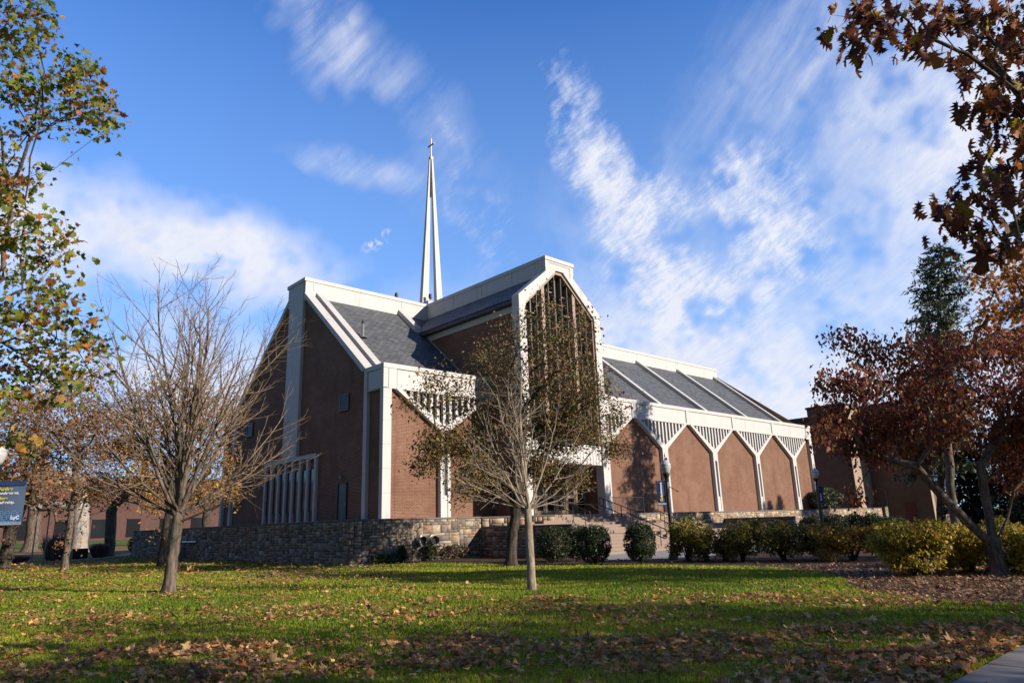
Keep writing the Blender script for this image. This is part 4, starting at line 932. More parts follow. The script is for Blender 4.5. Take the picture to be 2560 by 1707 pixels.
L_AUT1 = [(5.9,44.87,8.24,1.29,0.75),(7.25,45.88,9.17,1.35,0.79),(8.23,42.72,8.57,1.18,0.75),(6.79,46.44,7.4,1.56,0.89),(8.05,43.85,7.18,1.52,0.87),(8.77,40.34,7.23,1.03,0.72),(6.11,44.34,5.86,1.26,0.73),(7.86,46.06,5.86,1.56,0.78),(8.86,43.43,5.89,1.3,0.76),(10.38,44.34,6.48,1.02,0.79),(6.5,41.37,4.44,1.18,0.55),(8.12,41.76,4.39,1.23,0.57),(6.58,46.95,3.73,1.09,0.48),(9.43,43.32,3.88,1.07,0.54),(7.61,44.15,3.4,0.95,0.34),(5.8,46.54,5.19,0.87,1.3)]
L_AUT2 = [(11.55,45.1,9.46,1.31,0.83),(12.51,43.3,10.23,1.18,0.83),(13.17,40.93,8.98,1.13,0.79),(11.73,42.79,7.52,1.36,0.91),(13.18,42.56,7.36,1.39,0.92),(13.65,39.37,7.02,0.99,0.88),(14.91,40.15,5.61,0.9,0.79),(12.27,42.64,5.73,1.35,0.9),(13.84,42.76,5.57,1.39,0.93),(14.26,39.88,4.26,0.99,0.66),(10.55,39.82,4.81,1.03,0.72),(12.61,41.8,3.81,1.21,0.62),(14.33,42.39,3.51,1.15,0.57),(15.4,39.91,3.83,0.67,0.67),(10.92,44.1,6.71,0.91,0.91),(14.37,39.16,7.93,0.67,0.67),(11.72,41.39,3.26,0.86,0.39)]
L_AUT3 = [(15.88,71.72,12.0,2.2,1.47),(16.83,66.4,11.74,1.74,1.39),(15.1,72.84,9.52,1.82,1.28),(17.18,71.8,9.15,2.21,1.29),(19.37,71.28,9.57,1.87,1.5),(15.43,67.35,6.3,2.03,1.02),(16.99,64.91,5.84,1.67,0.94),(20.31,69.03,7.21,1.83,1.1),(16.75,68.3,4.69,1.73,0.62),(14.69,69.15,5.73,1.37,0.86)]
L_AUT4 = [(10.37,94.25,14.05,2.64,1.76),(13.05,94.79,17.05,3.2,1.83),(14.89,88.46,18.06,2.64,1.54),(17.77,87.7,18.7,2.24,1.35),(11.74,96.02,10.77,2.69,1.79),(14.73,94.72,12.58,3.2,1.83),(16.15,84.83,13.71,2.54,1.69),(13.5,95.21,7.66,2.68,1.34),(15.87,89.71,8.21,2.6,1.3),(11.36,93.92,5.86,2.15,1.08),(14.77,92.13,5.35,2.18,0.65)]
L_AUT5 = [(30.31,99.94,16.71,3.26,2.71),(35.85,104.3,20.03,2.93,2.93),(36.44,93.3,15.77,2.69,2.69),(36.31,97.94,12.47,3.31,2.76),(31.77,98.28,11.24,3.2,2.67),(39.13,96.32,10.24,2.21,2.76),(36.31,102.85,7.34,3.38,2.25),(39.62,99.5,5.53,2.8,1.68)]
# ---- bare tree on the left
def profile_cloud(rg, base, prof, n, jitter=.0, outer=.0, off=(0, 0)):
    z = np.array([p[0] for p in prof]); r = np.array([p[1] for p in prof]); cand = rg.uniform(z[0], z[-1], n*4); rr = np.interp(cand, z, r)
    keep = rg.uniform(0, r.max()**2, n*4) < rr**2; cand = cand[keep][:n]; rr = rr[keep][:n]
    a = rg.uniform(0, 2*math.pi, len(cand)); q = rr*np.sqrt(rg.uniform(outer, 1, len(cand)))
    tt = (cand-z[0])/(z[-1]-z[0])
    return np.stack([base[0]+q*np.cos(a)+off[0]*tt, base[1]+q*np.sin(a)+off[1]*tt, cand], 1)
class Grow:
    """a leafless tree grown limb by limb"""
    def __init__(s, rg): s.rg = rg; s.N = []; s.P = []; s.R = []
    def put(s, p, par, r): s.N.append(np.array(p, float)); s.P.append(par); s.R.append(r); return len(s.N)-1
    def limb(s, par, d, L, r0, lvl, spec):
        rg = s.rg; n = max(3, int(L/spec['step'][lvl])); d = d/np.linalg.norm(d); r1 = max(spec['rmin'], r0*(.30 if lvl == 0 else .4)); h = L/n; side = rg.integers(2)
        for k in range(n):
            f = (k+1)/n; d = d+rg.normal(0, spec['wob'][lvl], 3)+np.array([0, 0, spec['up'][lvl]*h*(.35+f)]); d /= np.linalg.norm(d)
            par = s.put(s.N[par]+d*h, par, r0+(r1-r0)*f)
            if lvl < spec['levels']-1 and f > spec['bare'][lvl] and f < .97 and rg.random() < spec['prob'][lvl]:
                side = 1-side; a = math.radians(rg.uniform(*spec['ang'][lvl]))
                u = np.cross(d, [0, 0, 1])+rg.normal(0, .25, 3); u /= np.linalg.norm(u)+1e-9; w = np.cross(u, d); q = (0 if side else math.pi)+rg.normal(0, .9)
                nd = d*math.cos(a)+(u*math.cos(q)+w*math.sin(q))*math.sin(a)
                s.limb(par, nd, L*rg.uniform(*spec['len'][lvl])*(1.12-.55*f), max(spec['rmin'], s.R[par]*rg.uniform(.5, .72)), lvl+1, spec)
    def done(s, name, base, label, bark, twigm, split, group=None):
        root = empty(name, base, label, 'tree', group); N = np.array(s.N)-np.array(base); P = np.array(s.P); r = np.array(s.R); big = r >= split
        V, F = tubes(N, P, r, big, sides); np_mesh('trunk', V, F, bark, root, smooth=True)
        V, F = tubes(N, P, r, ~big, sides); np_mesh('crown', V, F, twigm, root, smooth=True); return root
def trunk_nodes(G, pts, r0, r1, flare=.4):
    q = -1
    for i, p in enumerate(pts):
        f = i/(len(pts)-1); q = G.put(p, q, (r0+(r1-r0)*f)*(1+flare*math.exp(-(p[2]-pts[0][2])/.16)))
    return q
rg = np.random.default_rng(12); b = np.array([6.97, 22.28, 0]); G_ = Grow(rg)
top = trunk_nodes(G_, line(b, b+Rt*.03+[0, 0, 1.0], b+Rt*.09+[0, 0, 1.9], b+Rt*.10+[0, 0, 2.25], n=5, rg=rg, wob=.010), .168, .15)
sp_ = dict(levels=4, step=[.42, .30, .22, .15], wob=[.045, .055, .075, .10], up=[.13, .17, .24, .22], bare=[.14, .12, .15, 0], prob=[.95, .86, .72, 0], ang=[(26, 46), (28, 50), (25, 50), (0, 0)], len=[(.38, .58), (.38, .6), (.35, .6), (0, 0)], rmin=.0050)
for k, (tilt, L, r, up) in enumerate([(6, 6.6, .074, 0), (13, 6.5, .070, 0), (19, 6.4, .066, 0), (24, 6.2, .066, 0), (30, 6.0, .060, 0), (34, 5.6, .056, 0), (40, 5.3, .052, 0), (47, 4.8, .046, 0), (60, 4.7, .042, 0), (68, 4.8, .040, 0), (78, 4.5, .034, 0), (84, 4.6, .032, 0), (72, 4.0, .034, 0), (54, 4.8, .042, 0), (27, 6.0, .056, 0), (10, 6.4, .06, 0)]):
    az = k*2.39996+.4+rg.normal(0, .2); az = az if k < 8 else [0.15, 3.2, -.25, 2.9, .9, 3.7, 1.9, 5.0][k-8]
    t_ = math.radians(tilt); d = (Rt*math.cos(az)+Fd*math.sin(az))*math.sin(t_)+np.array([0, 0, math.cos(t_)])
    G_.limb(top-rg.integers(0, 5 if k > 3 else 2), d, L*rg.uniform(.93, 1.05), r, 0, sp_)
G_.done('bare_tree', tuple(b), 'tall leafless tree with upswept branches and rough trunk left of the chapel gable', BARK, TWIG_BROWN, .024)
# ---- small bare tree in the middle
rg = np.random.default_rng(25); b = np.array([12.71, 13.22, 0]); G_ = Grow(rg)
top = trunk_nodes(G_, line(b, b-Rt*.02+[0, 0, 1.0], b-Rt*.03+[0, 0, 1.95], n=6, rg=rg, wob=.004), .108, .098, .25)
sp_ = dict(levels=4, step=[.26, .20, .15, .11], wob=[.10, .14, .18, .22], up=[.16, .22, .25, .2], bare=[.20, .15, .15, 0], prob=[.80, .72, .55, 0], ang=[(28, 50), (30, 55), (30, 55), (0, 0)], len=[(.34, .58), (.38, .62), (.34, .6), (0, 0)], rmin=.0050)
for k, (tilt, L, r, az) in enumerate([(4, 3.6, .050, 0), (10, 3.4, .045, .2), (18, 3.2, .038, 3.3), (30, 3.0, .034, .6), (36, 2.9, .034, 2.9), (44, 2.7, .030, .1), (57, 2.5, .028, 3.4), (62, 2.6, .028, -.2), (72, 2.3, .025, .5), (74, 2.3, .025, 3.0), (50, 2.5, .027, 1.7), (55, 2.4, .026, 4.5), (68, 2.4, .025, 3.6), (40, 2.7, .03, 3.9)]):
    t_ = math.radians(tilt); d = (Rt*math.cos(az)+Fd*math.sin(az))*math.sin(t_)+np.array([0, 0, math.cos(t_)])
    G_.limb(top-(0 if k < 3 else rg.integers(0, 2)), d, L, r, 0, sp_)
G_.done('young_bare_tree', tuple(b), 'small leafless young tree with a slim smooth tan trunk in the middle of the lawn', BARK_TAN, TWIG, .018)
# ---- sparse dark-leaved tree before the transept
rg = np.random.default_rng(7); b = np.array([19.35, 21.27, 0])
tk = line(b, b+Rt*.11+[0, 0, 1.3], b+Rt*.32+[0, 0, 2.5], b+Rt*.56+[0, 0, 4.0], b+Rt*.8+[0, 0, 6.0], n=4, rg=rg, wob=.02)
L_P2 = np.array(L_PEAR); L_P2[:, :3] = np.array([0, 0, 1.6])+.9*(L_P2[:, :3]-np.array([0, 0, 1.6])); L_P2[:, 3:] *= .9
pc = np.concatenate([in_lobes(rg, L_P2, 1500, .15), in_lobes(rg, L_P2[L_P2[:, 2] < 5.4], 750, .1)])
plant_tree('autumn_tree', tuple(b), 'dark brownish-green thin-leaved tree standing in front of the tall transept window', 'tree', tk, pc, rg, .215, .006, .42, BARK_DARK, BARK_DARK, .03,
    (LEAFDULL, 'oval', .110, 7, .25, [(.15, .125, .045), (.22, .140, .060), (.24, .12, .055), (.115, .115, .04), (.36, .11, .06), (.22, .20, .04)], [5, 5, 3, 4, .5, .7], .45), k0=6, wig=.05, lp=pc[(pc[:, 2] < 7.0) | (rg.random(len(pc)) < .62)])
# ---- red-leaved spreading tree on the right
rg = np.random.default_rng(9); b = np.array([20.8, 5.19, 0])
tk = line(b, b+[0, 0, .45], b+Rt*.02+[0, 0, .8], n=3)
lb_ = np.array(L_DOGWOOD); pc = np.concatenate([in_lobes(rg, L_DOGWOOD, 1100, .12), in_lobes(rg, lb_[lb_[:, 2] < 4.3], 250, .1)])
stems = [line(b+[0, 0, .7], b-Rt*.45+[0, 0, 1.2], b-Rt*1.05+[0, 0, 1.95], b-Rt*1.55+[0, 0, 2.7], n=3)[1:], line(b+[0, 0, .7], b+Rt*.10+Fd*.1+[0, 0, 1.5], b+Rt*.05+[0, 0, 2.6], n=3)[1:], line(b+[0, 0, .7], b+Rt*.5+[0, 0, 1.4], b+Rt*.75-Fd*.2+[0, 0, 2.3], n=3)[1:]]
plant_tree('red_leaved_tree', tuple(b), 'low spreading tree with dark red leaves and a forked pale trunk among the yellow bushes', 'tree', tk, np.concatenate(stems+[pc]), rg, .155, .006, .36, BARK, BARK_DARK, .022,
    (LEAF, 'oval', .115, 6, .18, [(.20, .058, .036), (.27, .078, .040), (.135, .046, .034), (.36, .12, .038), (.36, .18, .038), (.12, .095, .028)], [6, 5, 4, 2.4, 1.2, 1.4], .8), k0=3, wig=.05, flare=1.0, lp=pc)
# ---- plane tree overhanging from the left (trunk outside the picture)
rg = np.random.default_rng(15); b = np.array([-3.6, 25.6, 0])
tk = line(b, b+[0, 0, 5], b+Rt*.5+[0, 0, 10], b+Rt*.8+[0, 0, 15.5], n=5, rg=rg, wob=.05)
pc = in_lobes(rg, L_SYC, 1150, .1)
plant_tree('plane_tree', tuple(b), 'tall tree whose green and orange lobed leaves hang in from the left edge', 'tree', tk, pc, rg, .09, .004, .95, BARK, BARK_DARK, .02,
    (LEAF, 'maple', .125, 4, .17, [(.17, .19, .026), (.24, .22, .030), (.36, .21, .034), (.40, .16, .036), (.10, .14, .024), (.28, .09, .034)], [5, 5, 3, 2.2, 4, 1.2], .35), k0=5, wig=.06)
# ---- oak overhanging from the right
rg = np.random.default_rng(19); b = np.array([7.2, -2.4, 0])
tk = line(b, b+[0, 0, 3], b+Fd*.6+[0, 0, 6], b+Fd*1.0+[0, 0, 9.5], n=5, rg=rg, wob=.04)
lo_ = np.array(L_OAK); ex = np.array([(7+x, -2+y, z, 1.5, 1.1) for x, y, z in ((1, -1, 7.5), (-1.5, -2, 8), (2.5, 1, 8), (0, 2.2, 8.6), (3.5, -1.5, 7), (-2, 1, 9), (4.5, 1.5, 6.2), (1, -3.5, 7))])
pc = np.concatenate([in_lobes(rg, L_OAK, 420, .1), in_lobes(rg, ex, 260, .2)])
plant_tree('oak_tree', tuple(b), 'oak whose pointed rust-brown leaves hang in close overhead from the top right corner', 'tree', tk, pc, rg, .06, .0025, .85, BARK_DARK, BARK_DARK, .010,
    (LEAF, 'oak', .120, 3, .075, [(.13, .042, .018), (.18, .058, .018), (.09, .03, .018), (.32, .11, .02), (.34, .20, .022), (.13, .11, .022)], [6, 5, 4, 2, .8, .5], .95), k0=6, wig=.03, maxseg=.4)
# ---- orange tree far right, pale trunk
rg = np.random.default_rng(29); b = np.array([38.8, 11.1, 0]); L_OR = np.array(L_ORANGE[3:6]+L_ORANGE[8:]); L_OR[:, :3] = np.array([0, 0, 1.6])+.68*(L_OR[:, :3]-np.array([0, 0, 1.6])); L_OR[:, 3:] *= .68
tk = line(b, b+Rt*.1+[0, 0, 2.8], b+Rt*.5+[0, 0, 6], b+Rt*1.6+[0, 0, 9.5], n=4, rg=rg, wob=.04)
plant_tree('orange_leaved_tree', tuple(b), 'tall tree with pale mottled trunk and thin orange leaves behind the red-leaved tree', 'tree', tk, in_lobes(rg, L_OR, 620, .1), rg, .20, .009, .6, BARK, BARK_DARK, .035,
    (LEAF, 'maple', .17, 7, .24, [(.46, .18, .04), (.36, .14, .04), (.42, .23, .045), (.26, .11, .04)], [4, 3, 2, 2], .4), k0=8)
# ---- background trees on the left
def bgtree(seed, base, L, n, cols, label, rb=.25, per=5, leaf=.17, stems=0, ht=4.5, bark=BARK_DARK, spread=.3, tw=TWIG_BROWN, bf=.4):
    rg = np.random.default_rng(seed); b = np.array(base, float)
    tk = line(b, b+Rt*rg.normal(0, .1)+[0, 0, ht*.3], b+Rt*rg.normal(0, .3)+[0, 0, ht], n=4, rg=rg, wob=.03)
    st = [line(b+[0, 0, .9], b+Rt*s*.5+[0, 0, 1.9], b+Rt*s*1.3+[0, 0, 4.2], n=4)[1:] for s in ([-1, -.35, .6, 1.1][:stems])]
    plant_tree('background_tree', tuple(b), label, 'tree', tk, np.concatenate(st+[in_lobes(rg, L, n, .1)]), rg, rb, .010, bf, bark, tw, .035, (LEAFDULL, 'oval', leaf, per, spread, cols, None, .35), 'autumn trees left of the chapel', k0=3 if stems else 4)
RUST = [(.24, .11, .055), (.30, .13, .05), (.18, .095, .055), (.36, .18, .05), (.15, .10, .05)]
ORG = [(.42, .22, .05), (.35, .17, .045), (.28, .145, .045), (.46, .28, .055), (.22, .125, .045)]
bgtree(31, (8.35, 43.14, 0), L_AUT1, 1500, RUST, 'many-stemmed rust-leaved tree behind the banner at the left', .16, 6, .15, stems=4, bark=BARK)
bgtree(32, (12.4, 41.3, 0), L_AUT2, 1400, ORG, 'orange-leaved tree half hidden behind the tall leafless tree', .16, 6, .15, stems=2)
bgtree(33, (16.5, 69.15, rise(69)), L_AUT3, 900, RUST+ORG[:2], 'thick-trunked brown-leaved tree near the end of the stone wall', .42, 7, .22, spread=.45, bark=BARK)
bgtree(34, (18.1, 88.0, rise(88)), L_AUT4, 900, RUST+ORG[:1], 'big pale-barked tree trunk behind the purple grass', .8, 6, .28, ht=7, bark=BARK_PALE, spread=.6)
bgtree(36, (34, 96, rise(96)), L_AUT5, 1000, ORG+RUST[:2], 'far orange-brown tree crown against the left side of the gable', .45, 7, .28, spread=.55)
bgtree(37, (15.8, 101, rise(101)), [(x+rg.normal(0, 2), y+24, z*1.1, r*1.2, h) for x, y, z, r, h in L_AUT4[::2]], 400, RUST, 'far brown-leaved tree with a straight trunk beside the far path', .75, 4, .32, ht=7, bark=BARK, spread=.6)
bgtree(38, (6.9, 52.0, 0), [(4.2, 51, 7, 2.0, 1.5), (6.5, 52, 8.5, 2.3, 1.6), (3.5, 53, 4.8, 1.8, .9), (7.5, 50, 6, 1.6, 1.0), (5.2, 52, 3.9, 1.4, .6)], 420, RUST+[(.10, .11, .02)], 'leaning dark-trunked tree low under the banner at the left edge', .35, 6, .18, stems=3, bark=BARK_DARK)
# ---- conifers
def conifer(name, base, label, H, zlow, prof, rg, group=None, n_whorl=46, per=7, needle=.34, cols=None, trunk_r=.35, lean=None):
    root = empty(name, base, label, 'tree', group)
    cols = cols or [(.060, .082, .038), (.085, .105, .046), (.042, .062, .030), (.11, .125, .055)]
    sh = (lambda V: V) if lean is None else (lambda V: V+V[:, 2:3]/H*np.array(lean))
    zz = np.linspace(0, H, 14); tr_ = np.stack([rg.normal(0, .03, 14), rg.normal(0, .03, 14), zz], 1); tr_[0, :2] = 0
    V, F = tubes(tr_, np.arange(14)-1, np.linspace(trunk_r, .03, 14), np.ones(14, bool), sides); np_mesh('trunk', sh(V), F, BARK_DARK, root, smooth=True)
    NV = []; NP = []; NR = []; LP = []; off = 0
    for k in range(n_whorl):
        z = zlow+(H-zlow)*(k/(n_whorl-1))**.95-.1; rmax = np.interp(z/H, prof[0], prof[1])
        for q in range(per):
            if rg.random() < .16: continue
            a = rg.uniform(0, 2*math.pi); L = rmax*rg.uniform(.55, 1.12); m = 7; f = np.linspace(0, 1, m)
            P = np.stack([np.cos(a)*L*f, np.sin(a)*L*f, z+L*(.06*f-.42*f**2+.28*f**3)+rg.normal(0, .02, m)], 1)
            NV.append(P); NP.append(np.concatenate([[-1], np.arange(m-1)])+np.where(np.arange(m) > 0, off, 0)); NR.append(np.linspace(.035, .008, m)); off += m
            g_ = max(6, int(L*9)); ff = rg.uniform(.22, 1.02, g_); x = np.stack([np.interp(ff, f, P[:, i]) for i in range(3)], 1)
            sd_ = rg.normal(0, .16*(1.1-ff*.5)*max(.5, L*.35), g_); x[:, 0] += -np.sin(a)*sd_; x[:, 1] += np.cos(a)*sd_; x[:, 2] += rg.normal(0, .06, g_)-.05
            LP.append(np.repeat(x, 3, 0)+rg.normal(0, .09, (g_*3, 3)))
    VV = []; FF = []; o_ = 0
    for P, r in zip(NV, NR):
        v, f = tubes(P, np.arange(len(P))-1, r, np.ones(len(P), bool), lambda r: 4); VV.append(v); FF.append(f+o_); o_ += len(v)
    P = np.concatenate(LP); LV, LF, LT = leaves(rg, P, needle, 'narrow', palette(rg, len(P), cols), .1)
    cr = np_mesh('crown', sh(LV), LF, NEEDLE, root, LT); np_mesh('branches', sh(np.concatenate(VV)), np.concatenate(FF), BARK_DARK, cr)
    return root
rg = np.random.default_rng(41)
cf = conifer('tall_conifer', (47.5, 14.4, 0), 'tall ragged dark green conifer rising above the red-leaved tree', 18.4, 4.0, ([0, .3, .55, .75, .9, .97, 1], [2.7, 2.6, 2.25, 1.9, 1.65, 1.2, .35]), rg, n_whorl=46, per=8, needle=.30, trunk_r=.25, lean=tuple(Rt*3.2))
el = np.array(L_EVERLOW)
dk = conifer('dark_conifer', (52, 9.0, 0), 'dense dark conifer filling the gap low behind the right-hand bushes', 10.5, .6, ([0, .5, .8, 1], [2.9, 2.0, 1.0, .1]), rg, None, 34, 9, .34, [(.018, .030, .014), (.026, .040, .018), (.034, .050, .022)], .2)
conifer('dark_conifer', (50.3, 13.2, 0), 'dark green conifer left of the pale tree trunk on the right', 7.5, .5, ([0, .5, .8, 1], [2.0, 1.5, .8, .1]), rg, None, 28, 9, .32, [(.018, .030, .014), (.026, .042, .018)], .16)
def copy_tree(o, parent=None):
    c = o.copy(); COL.objects.link(c)
    if parent is not None: c.parent = parent
    for ch_ in list(o.children): copy_tree(ch_, c)
    return c
for x, y, s, lab in ((49.6, 11.0, .62, 'lower dark conifer standing between two others beyond the forked trunk'), (47.5, 9.0, .55, 'small dark conifer nearest the forked trunk at the right edge')):
    c = copy_tree(dk); c.location = (x, y, 0); c.scale = (s*1.25, s*1.25, s); c['label'] = lab
for x, y, s, lab in ((67.8, 5.5, .74, 'conifer outside the picture that shades the third brick bay, left one'), (69.4, 5.2, .76, 'conifer outside the picture that shades the third brick bay, middle one'), (71.2, 5.4, .78, 'conifer outside the picture that shades the third brick bay, right one')):
    c = copy_tree(cf); c.location = (x, y, 0); c.scale = (s, s, s); c['label'] = lab
# trees behind the photographer that throw the long shadows over the lawn
def shade(seed, x, y, h, r, lab, n=480, per=11):
    rg = np.random.default_rng(seed)
    L = [(x+rg.normal(0, r*.45), y+rg.normal(0, r*.45), h+rg.normal(0, r*.42), r*.62, r*.5) for _ in range(7)]
    b = np.array([x, y, 0.]); tk = line(b, b+[0, 0, h*.35], b+[.1, .1, h*.8], n=4, rg=rg, wob=.03)
    plant_tree('lawn_tree', tuple(b), lab, 'tree', tk, in_lobes(rg, L, n, .1), rg, .25, .010, .4, BARK, BARK_DARK, .03, (LEAF, 'oval', .17, per, .22, RUST, None, .3), k0=3)
SHADES = [(105, 23.5, -2.0, 7.6, 2.5), (101, 14.0, -14.5, 7.0, 3.0), (102, 10.5, -6.5, 6.0, 2.4), (103, 30.5, 1.2, 6.0, 2.6), (104, 19.5, -16.0, 8.0, 2.6)]
for i, (sd_, x, y, h, r) in enumerate(SHADES): shade(sd_, x, y, h, r, ('lawn tree outside the right edge shading the far lawn', 'lawn tree behind the photographer shading the front of the lawn', 'smaller lawn tree beside the photographer at the right', 'lawn tree just outside the right edge shading the bushes', 'far lawn tree behind the photographer')[i])

# ---- clipped and loose shrubs
def shrub(name, x, y, w, h, cols, label, cat='shrub', group=None, n=5200, size=.06, tpl='oval', mtl=None, seed=0, z=0.0, boxy=.0, core=True, stems=5, lumps=9, depth=1.0, wts=None, loose=False):
    rg = np.random.default_rng(seed); root = empty(name, (x, y, z), label, cat, group); mtl = mtl or NEEDLE
    rx = w/2; zc = h*.53; rz = h*.49; n = int(n*1.45) if loose else n
    d = rg.normal(0, 1, (n, 3)); d /= np.linalg.norm(d, axis=1)[:, None]
    if boxy: d = np.sign(d)*np.abs(d)**(1-boxy); d /= np.linalg.norm(d, axis=1)[:, None]**(1-boxy*.2)
    lu = rg.normal(0, 1, (lumps, 3)); lu /= np.linalg.norm(lu, axis=1)[:, None]; amp = rg.uniform(-.13, .16, lumps)
    k = 1+sum(a*np.exp(-((d-l)**2).sum(1)/.22) for a, l in zip(amp, lu))
    r = k*(1-.34*rg.random(n)**1.7+rg.normal(0, .02, n))
    P = d*r[:, None]*np.array([rx, rx*depth, rz])+np.array([0, 0, zc])
    if loose:
        m = 24; cd = rg.normal(0, 1, (m, 3)); cd /= np.linalg.norm(cd, axis=1)[:, None]; cd[:, 2] = rg.uniform(-.95, .95, m)
        cc = cd*rg.uniform(.45, .92, (m, 1)); cr_ = rg.uniform(.28, .46, m); i_ = rg.integers(0, m, n); dd = rg.normal(0, 1, (n, 3)); dd /= np.linalg.norm(dd, axis=1)[:, None]
        n_ = len(i_); P = (cc[i_]+dd*(cr_[i_]*rg.uniform(.3, 1, n)**.5)[:, None])*np.array([rx, rx*depth, rz])+np.array([0, 0, zc]); P += rg.normal(0, .03, P.shape)
    P = P[P[:, 2] > .03]
    LV, LF, LT = leaves(rg, P, size, tpl, palette(rg, len(P), cols, wts, .22), .05)
    cr = np_mesh('foliage', LV, LF, mtl, root, LT)
    st = MB()
    for s in range(stems):
        a = rg.uniform(0, 6.28); q = rg.uniform(.2, .75)
        st.tube([(rg.normal(0, .05), rg.normal(0, .05), 0), (rx*q*.4*math.cos(a), rx*q*.4*math.sin(a), h*.3), (rx*q*math.cos(a), rx*q*math.sin(a), h*rg.uniform(.6, .85))], [.025, .018, .006], 6)
    st.build('stems', BARK_DARK, root, local=True)
    if core:
        kk = 14; c = MB(); cs_ = .45 if loose else .62
        for i in range(kk):
            for j in range(7):
                def cp_(i_, j_): a = 2*math.pi*i_/kk; b_ = -math.pi/2+math.pi*j_/7; return (rx*cs_*math.cos(a)*math.cos(b_), rx*cs_*depth*math.sin(a)*math.cos(b_), zc+rz*cs_*math.sin(b_))
                c.poly([cp_(i, j), cp_(i+1, j), cp_(i+1, j+1), cp_(i, j+1)])
        c.build('dark_core', BARK_DARK, root, local=True)  # solid dark core added inside to stop views through the leaves
    return root
YEW = [(.022, .036, .013), (.032, .050, .018), (.015, .026, .010), (.045, .060, .022)]
G = 'clipped round evergreen shrubs by the steps'
shrub('clipped_shrub', 21.83, 21.3, 1.42, 1.42, YEW+[(.07, .06, .03)], 'clipped dark shrub in front of the dark low wall, leftmost by the steps', group=G, seed=1, n=7000, boxy=.25)
shrub('clipped_shrub', 22.9, 20.9, 1.25, 1.47, YEW, 'clipped dark shrub half hidden behind its neighbour left of the steps', group=G, seed=2, n=7000, boxy=.25)
shrub('clipped_shrub', 21.31, 18.6, 1.28, 1.48, YEW, 'clipped dark shrub overlapping a second one left of the steps', group=G, seed=3, n=8000, boxy=.3)
shrub('clipped_shrub', 22.04, 16.95, 1.18, 1.52, YEW, 'tall clipped egg-shaped shrub standing alone in front of the steps', group=G, seed=4, n=8000, boxy=.3)
GB = [(.17, .165, .026), (.12, .135, .026), (.25, .20, .028), (.11, .09, .03), (.32, .225, .03)]; BR = [(.16, .10, .04), (.12, .085, .038), (.21, .135, .034), (.13, .125, .028)]
OB = [(.38, .20, .026), (.29, .17, .026), (.44, .25, .03), (.18, .15, .026)]; YB_ = [(.50, .33, .035), (.32, .28, .03), (.48, .36, .08), (.23, .22, .028), (.36, .24, .06)]
G = 'autumn bushes in a row in the mulch bed'
for i, (x, y, w, h, pal, lab, n) in enumerate([
    (24.45, 16.49, 1.6, 1.62, GB, 'green-gold bush with bare lower stems right beside the lamp post', 4200), (24.2, 15.55, 1.25, 1.32, GB, 'small golden bush, second from the lamp post', 3000), (25.1, 15.2, 1.3, 1.22, BR, 'brownish bush in a row, third from the lamp post', 3000),
    (24.74, 14.3, 1.5, 1.48, GB, 'green-gold bush in a row, fourth from the lamp post', 4200), (25.5, 13.1, 2.2, 1.42, GB+BR[:2], 'broad olive-gold bush below the short dark wall end', 6000), (26.8, 12.2, 1.8, 1.26, BR+GB[:2], 'brown-green bush left of the orange-topped bush', 4500),
    (25.8, 10.7, 2.2, 1.2, OB, 'broad orange-topped bush in a row of bushes', 6000), (28.5, 10.7, 1.6, 1.1, [(.045, .030, .026), (.06, .04, .03)], 'dark purplish-brown bush right of the orange-topped bush', 3000)]):
    shrub('autumn_bush', x, y, w, h, pal, lab, group=G, seed=20+i, n=n, size=.075, mtl=LEAFDULL, core=i not in (0,), stems=16, lumps=14, loose=True)
G = 'yellow bushes around the red-leaved tree'
for i, (x, y, w, h, lab, n) in enumerate([(20.1, 6.85, 2.1, 1.42, 'big yellow-leaved bush left of the forked pale trunk', 7500), (21.6, 6.05, 1.5, 1.22, 'yellow bush directly behind the forked pale trunk', 4500), (21.9, 4.6, 1.5, 1.20, 'yellow-leaved bush at the right edge beside the forked trunk', 6000), (23.6, 6.6, 1.6, 1.2, 'yellow-green bush behind the others, between big yellow bush and trunk', 4500), (25.5, 5.4, 1.8, 1.3, 'far yellow-green bush behind the forked trunk at the right edge', 4500)]):
    shrub('yellow_bush', x, y, w, h, YB_ if i < 3 else GB, lab, group=G, seed=40+i, n=n, size=.085, mtl=LEAF, stems=22, lumps=16, loose=True)
G = 'low dark evergreens along the terrace wall'
for i, (x, y, w, h, lab) in enumerate([(54.1, 25.3, 1.6, 1.45, 'round dark evergreen in front of the terrace wall left of the far lamp post'), (58.4, 25.2, 1.9, 1.6, 'dark evergreen mound just right of the far lamp post'), (60.4, 24.5, 1.7, 1.5, 'dark evergreen mound in the middle of the wall-foot row'), (58.0, 22.2, 1.7, 1.5, 'bright-edged evergreen mound before the end of the terrace wall'), (57.0, 20.3, 1.9, 1.3, 'low spreading evergreen right of the mossy stone pillar')]):
    shrub('evergreen_mound', x, y, w, h, YEW if i < 2 else [(.03, .055, .02), (.045, .07, .025), (.02, .036, .014)], lab, group=G, seed=60+i, n=3200, size=.11)
shrub('rhododendron', 69.0, 30.3, 4.3, 2.0, [(.055, .075, .03), (.09, .105, .05), (.03, .045, .02), (.13, .14, .08)], 'broad glossy-leaved evergreen on the terrace at the right chapel corner', seed=70, n=5200, size=.22, z=ZF-.1, depth=.5)
shrub('dark_shrub', 18.6, 66.5, 2.6, 1.9, YEW, 'dark shrub at the far end of the shaded stone wall', seed=71, n=2500, size=.14)
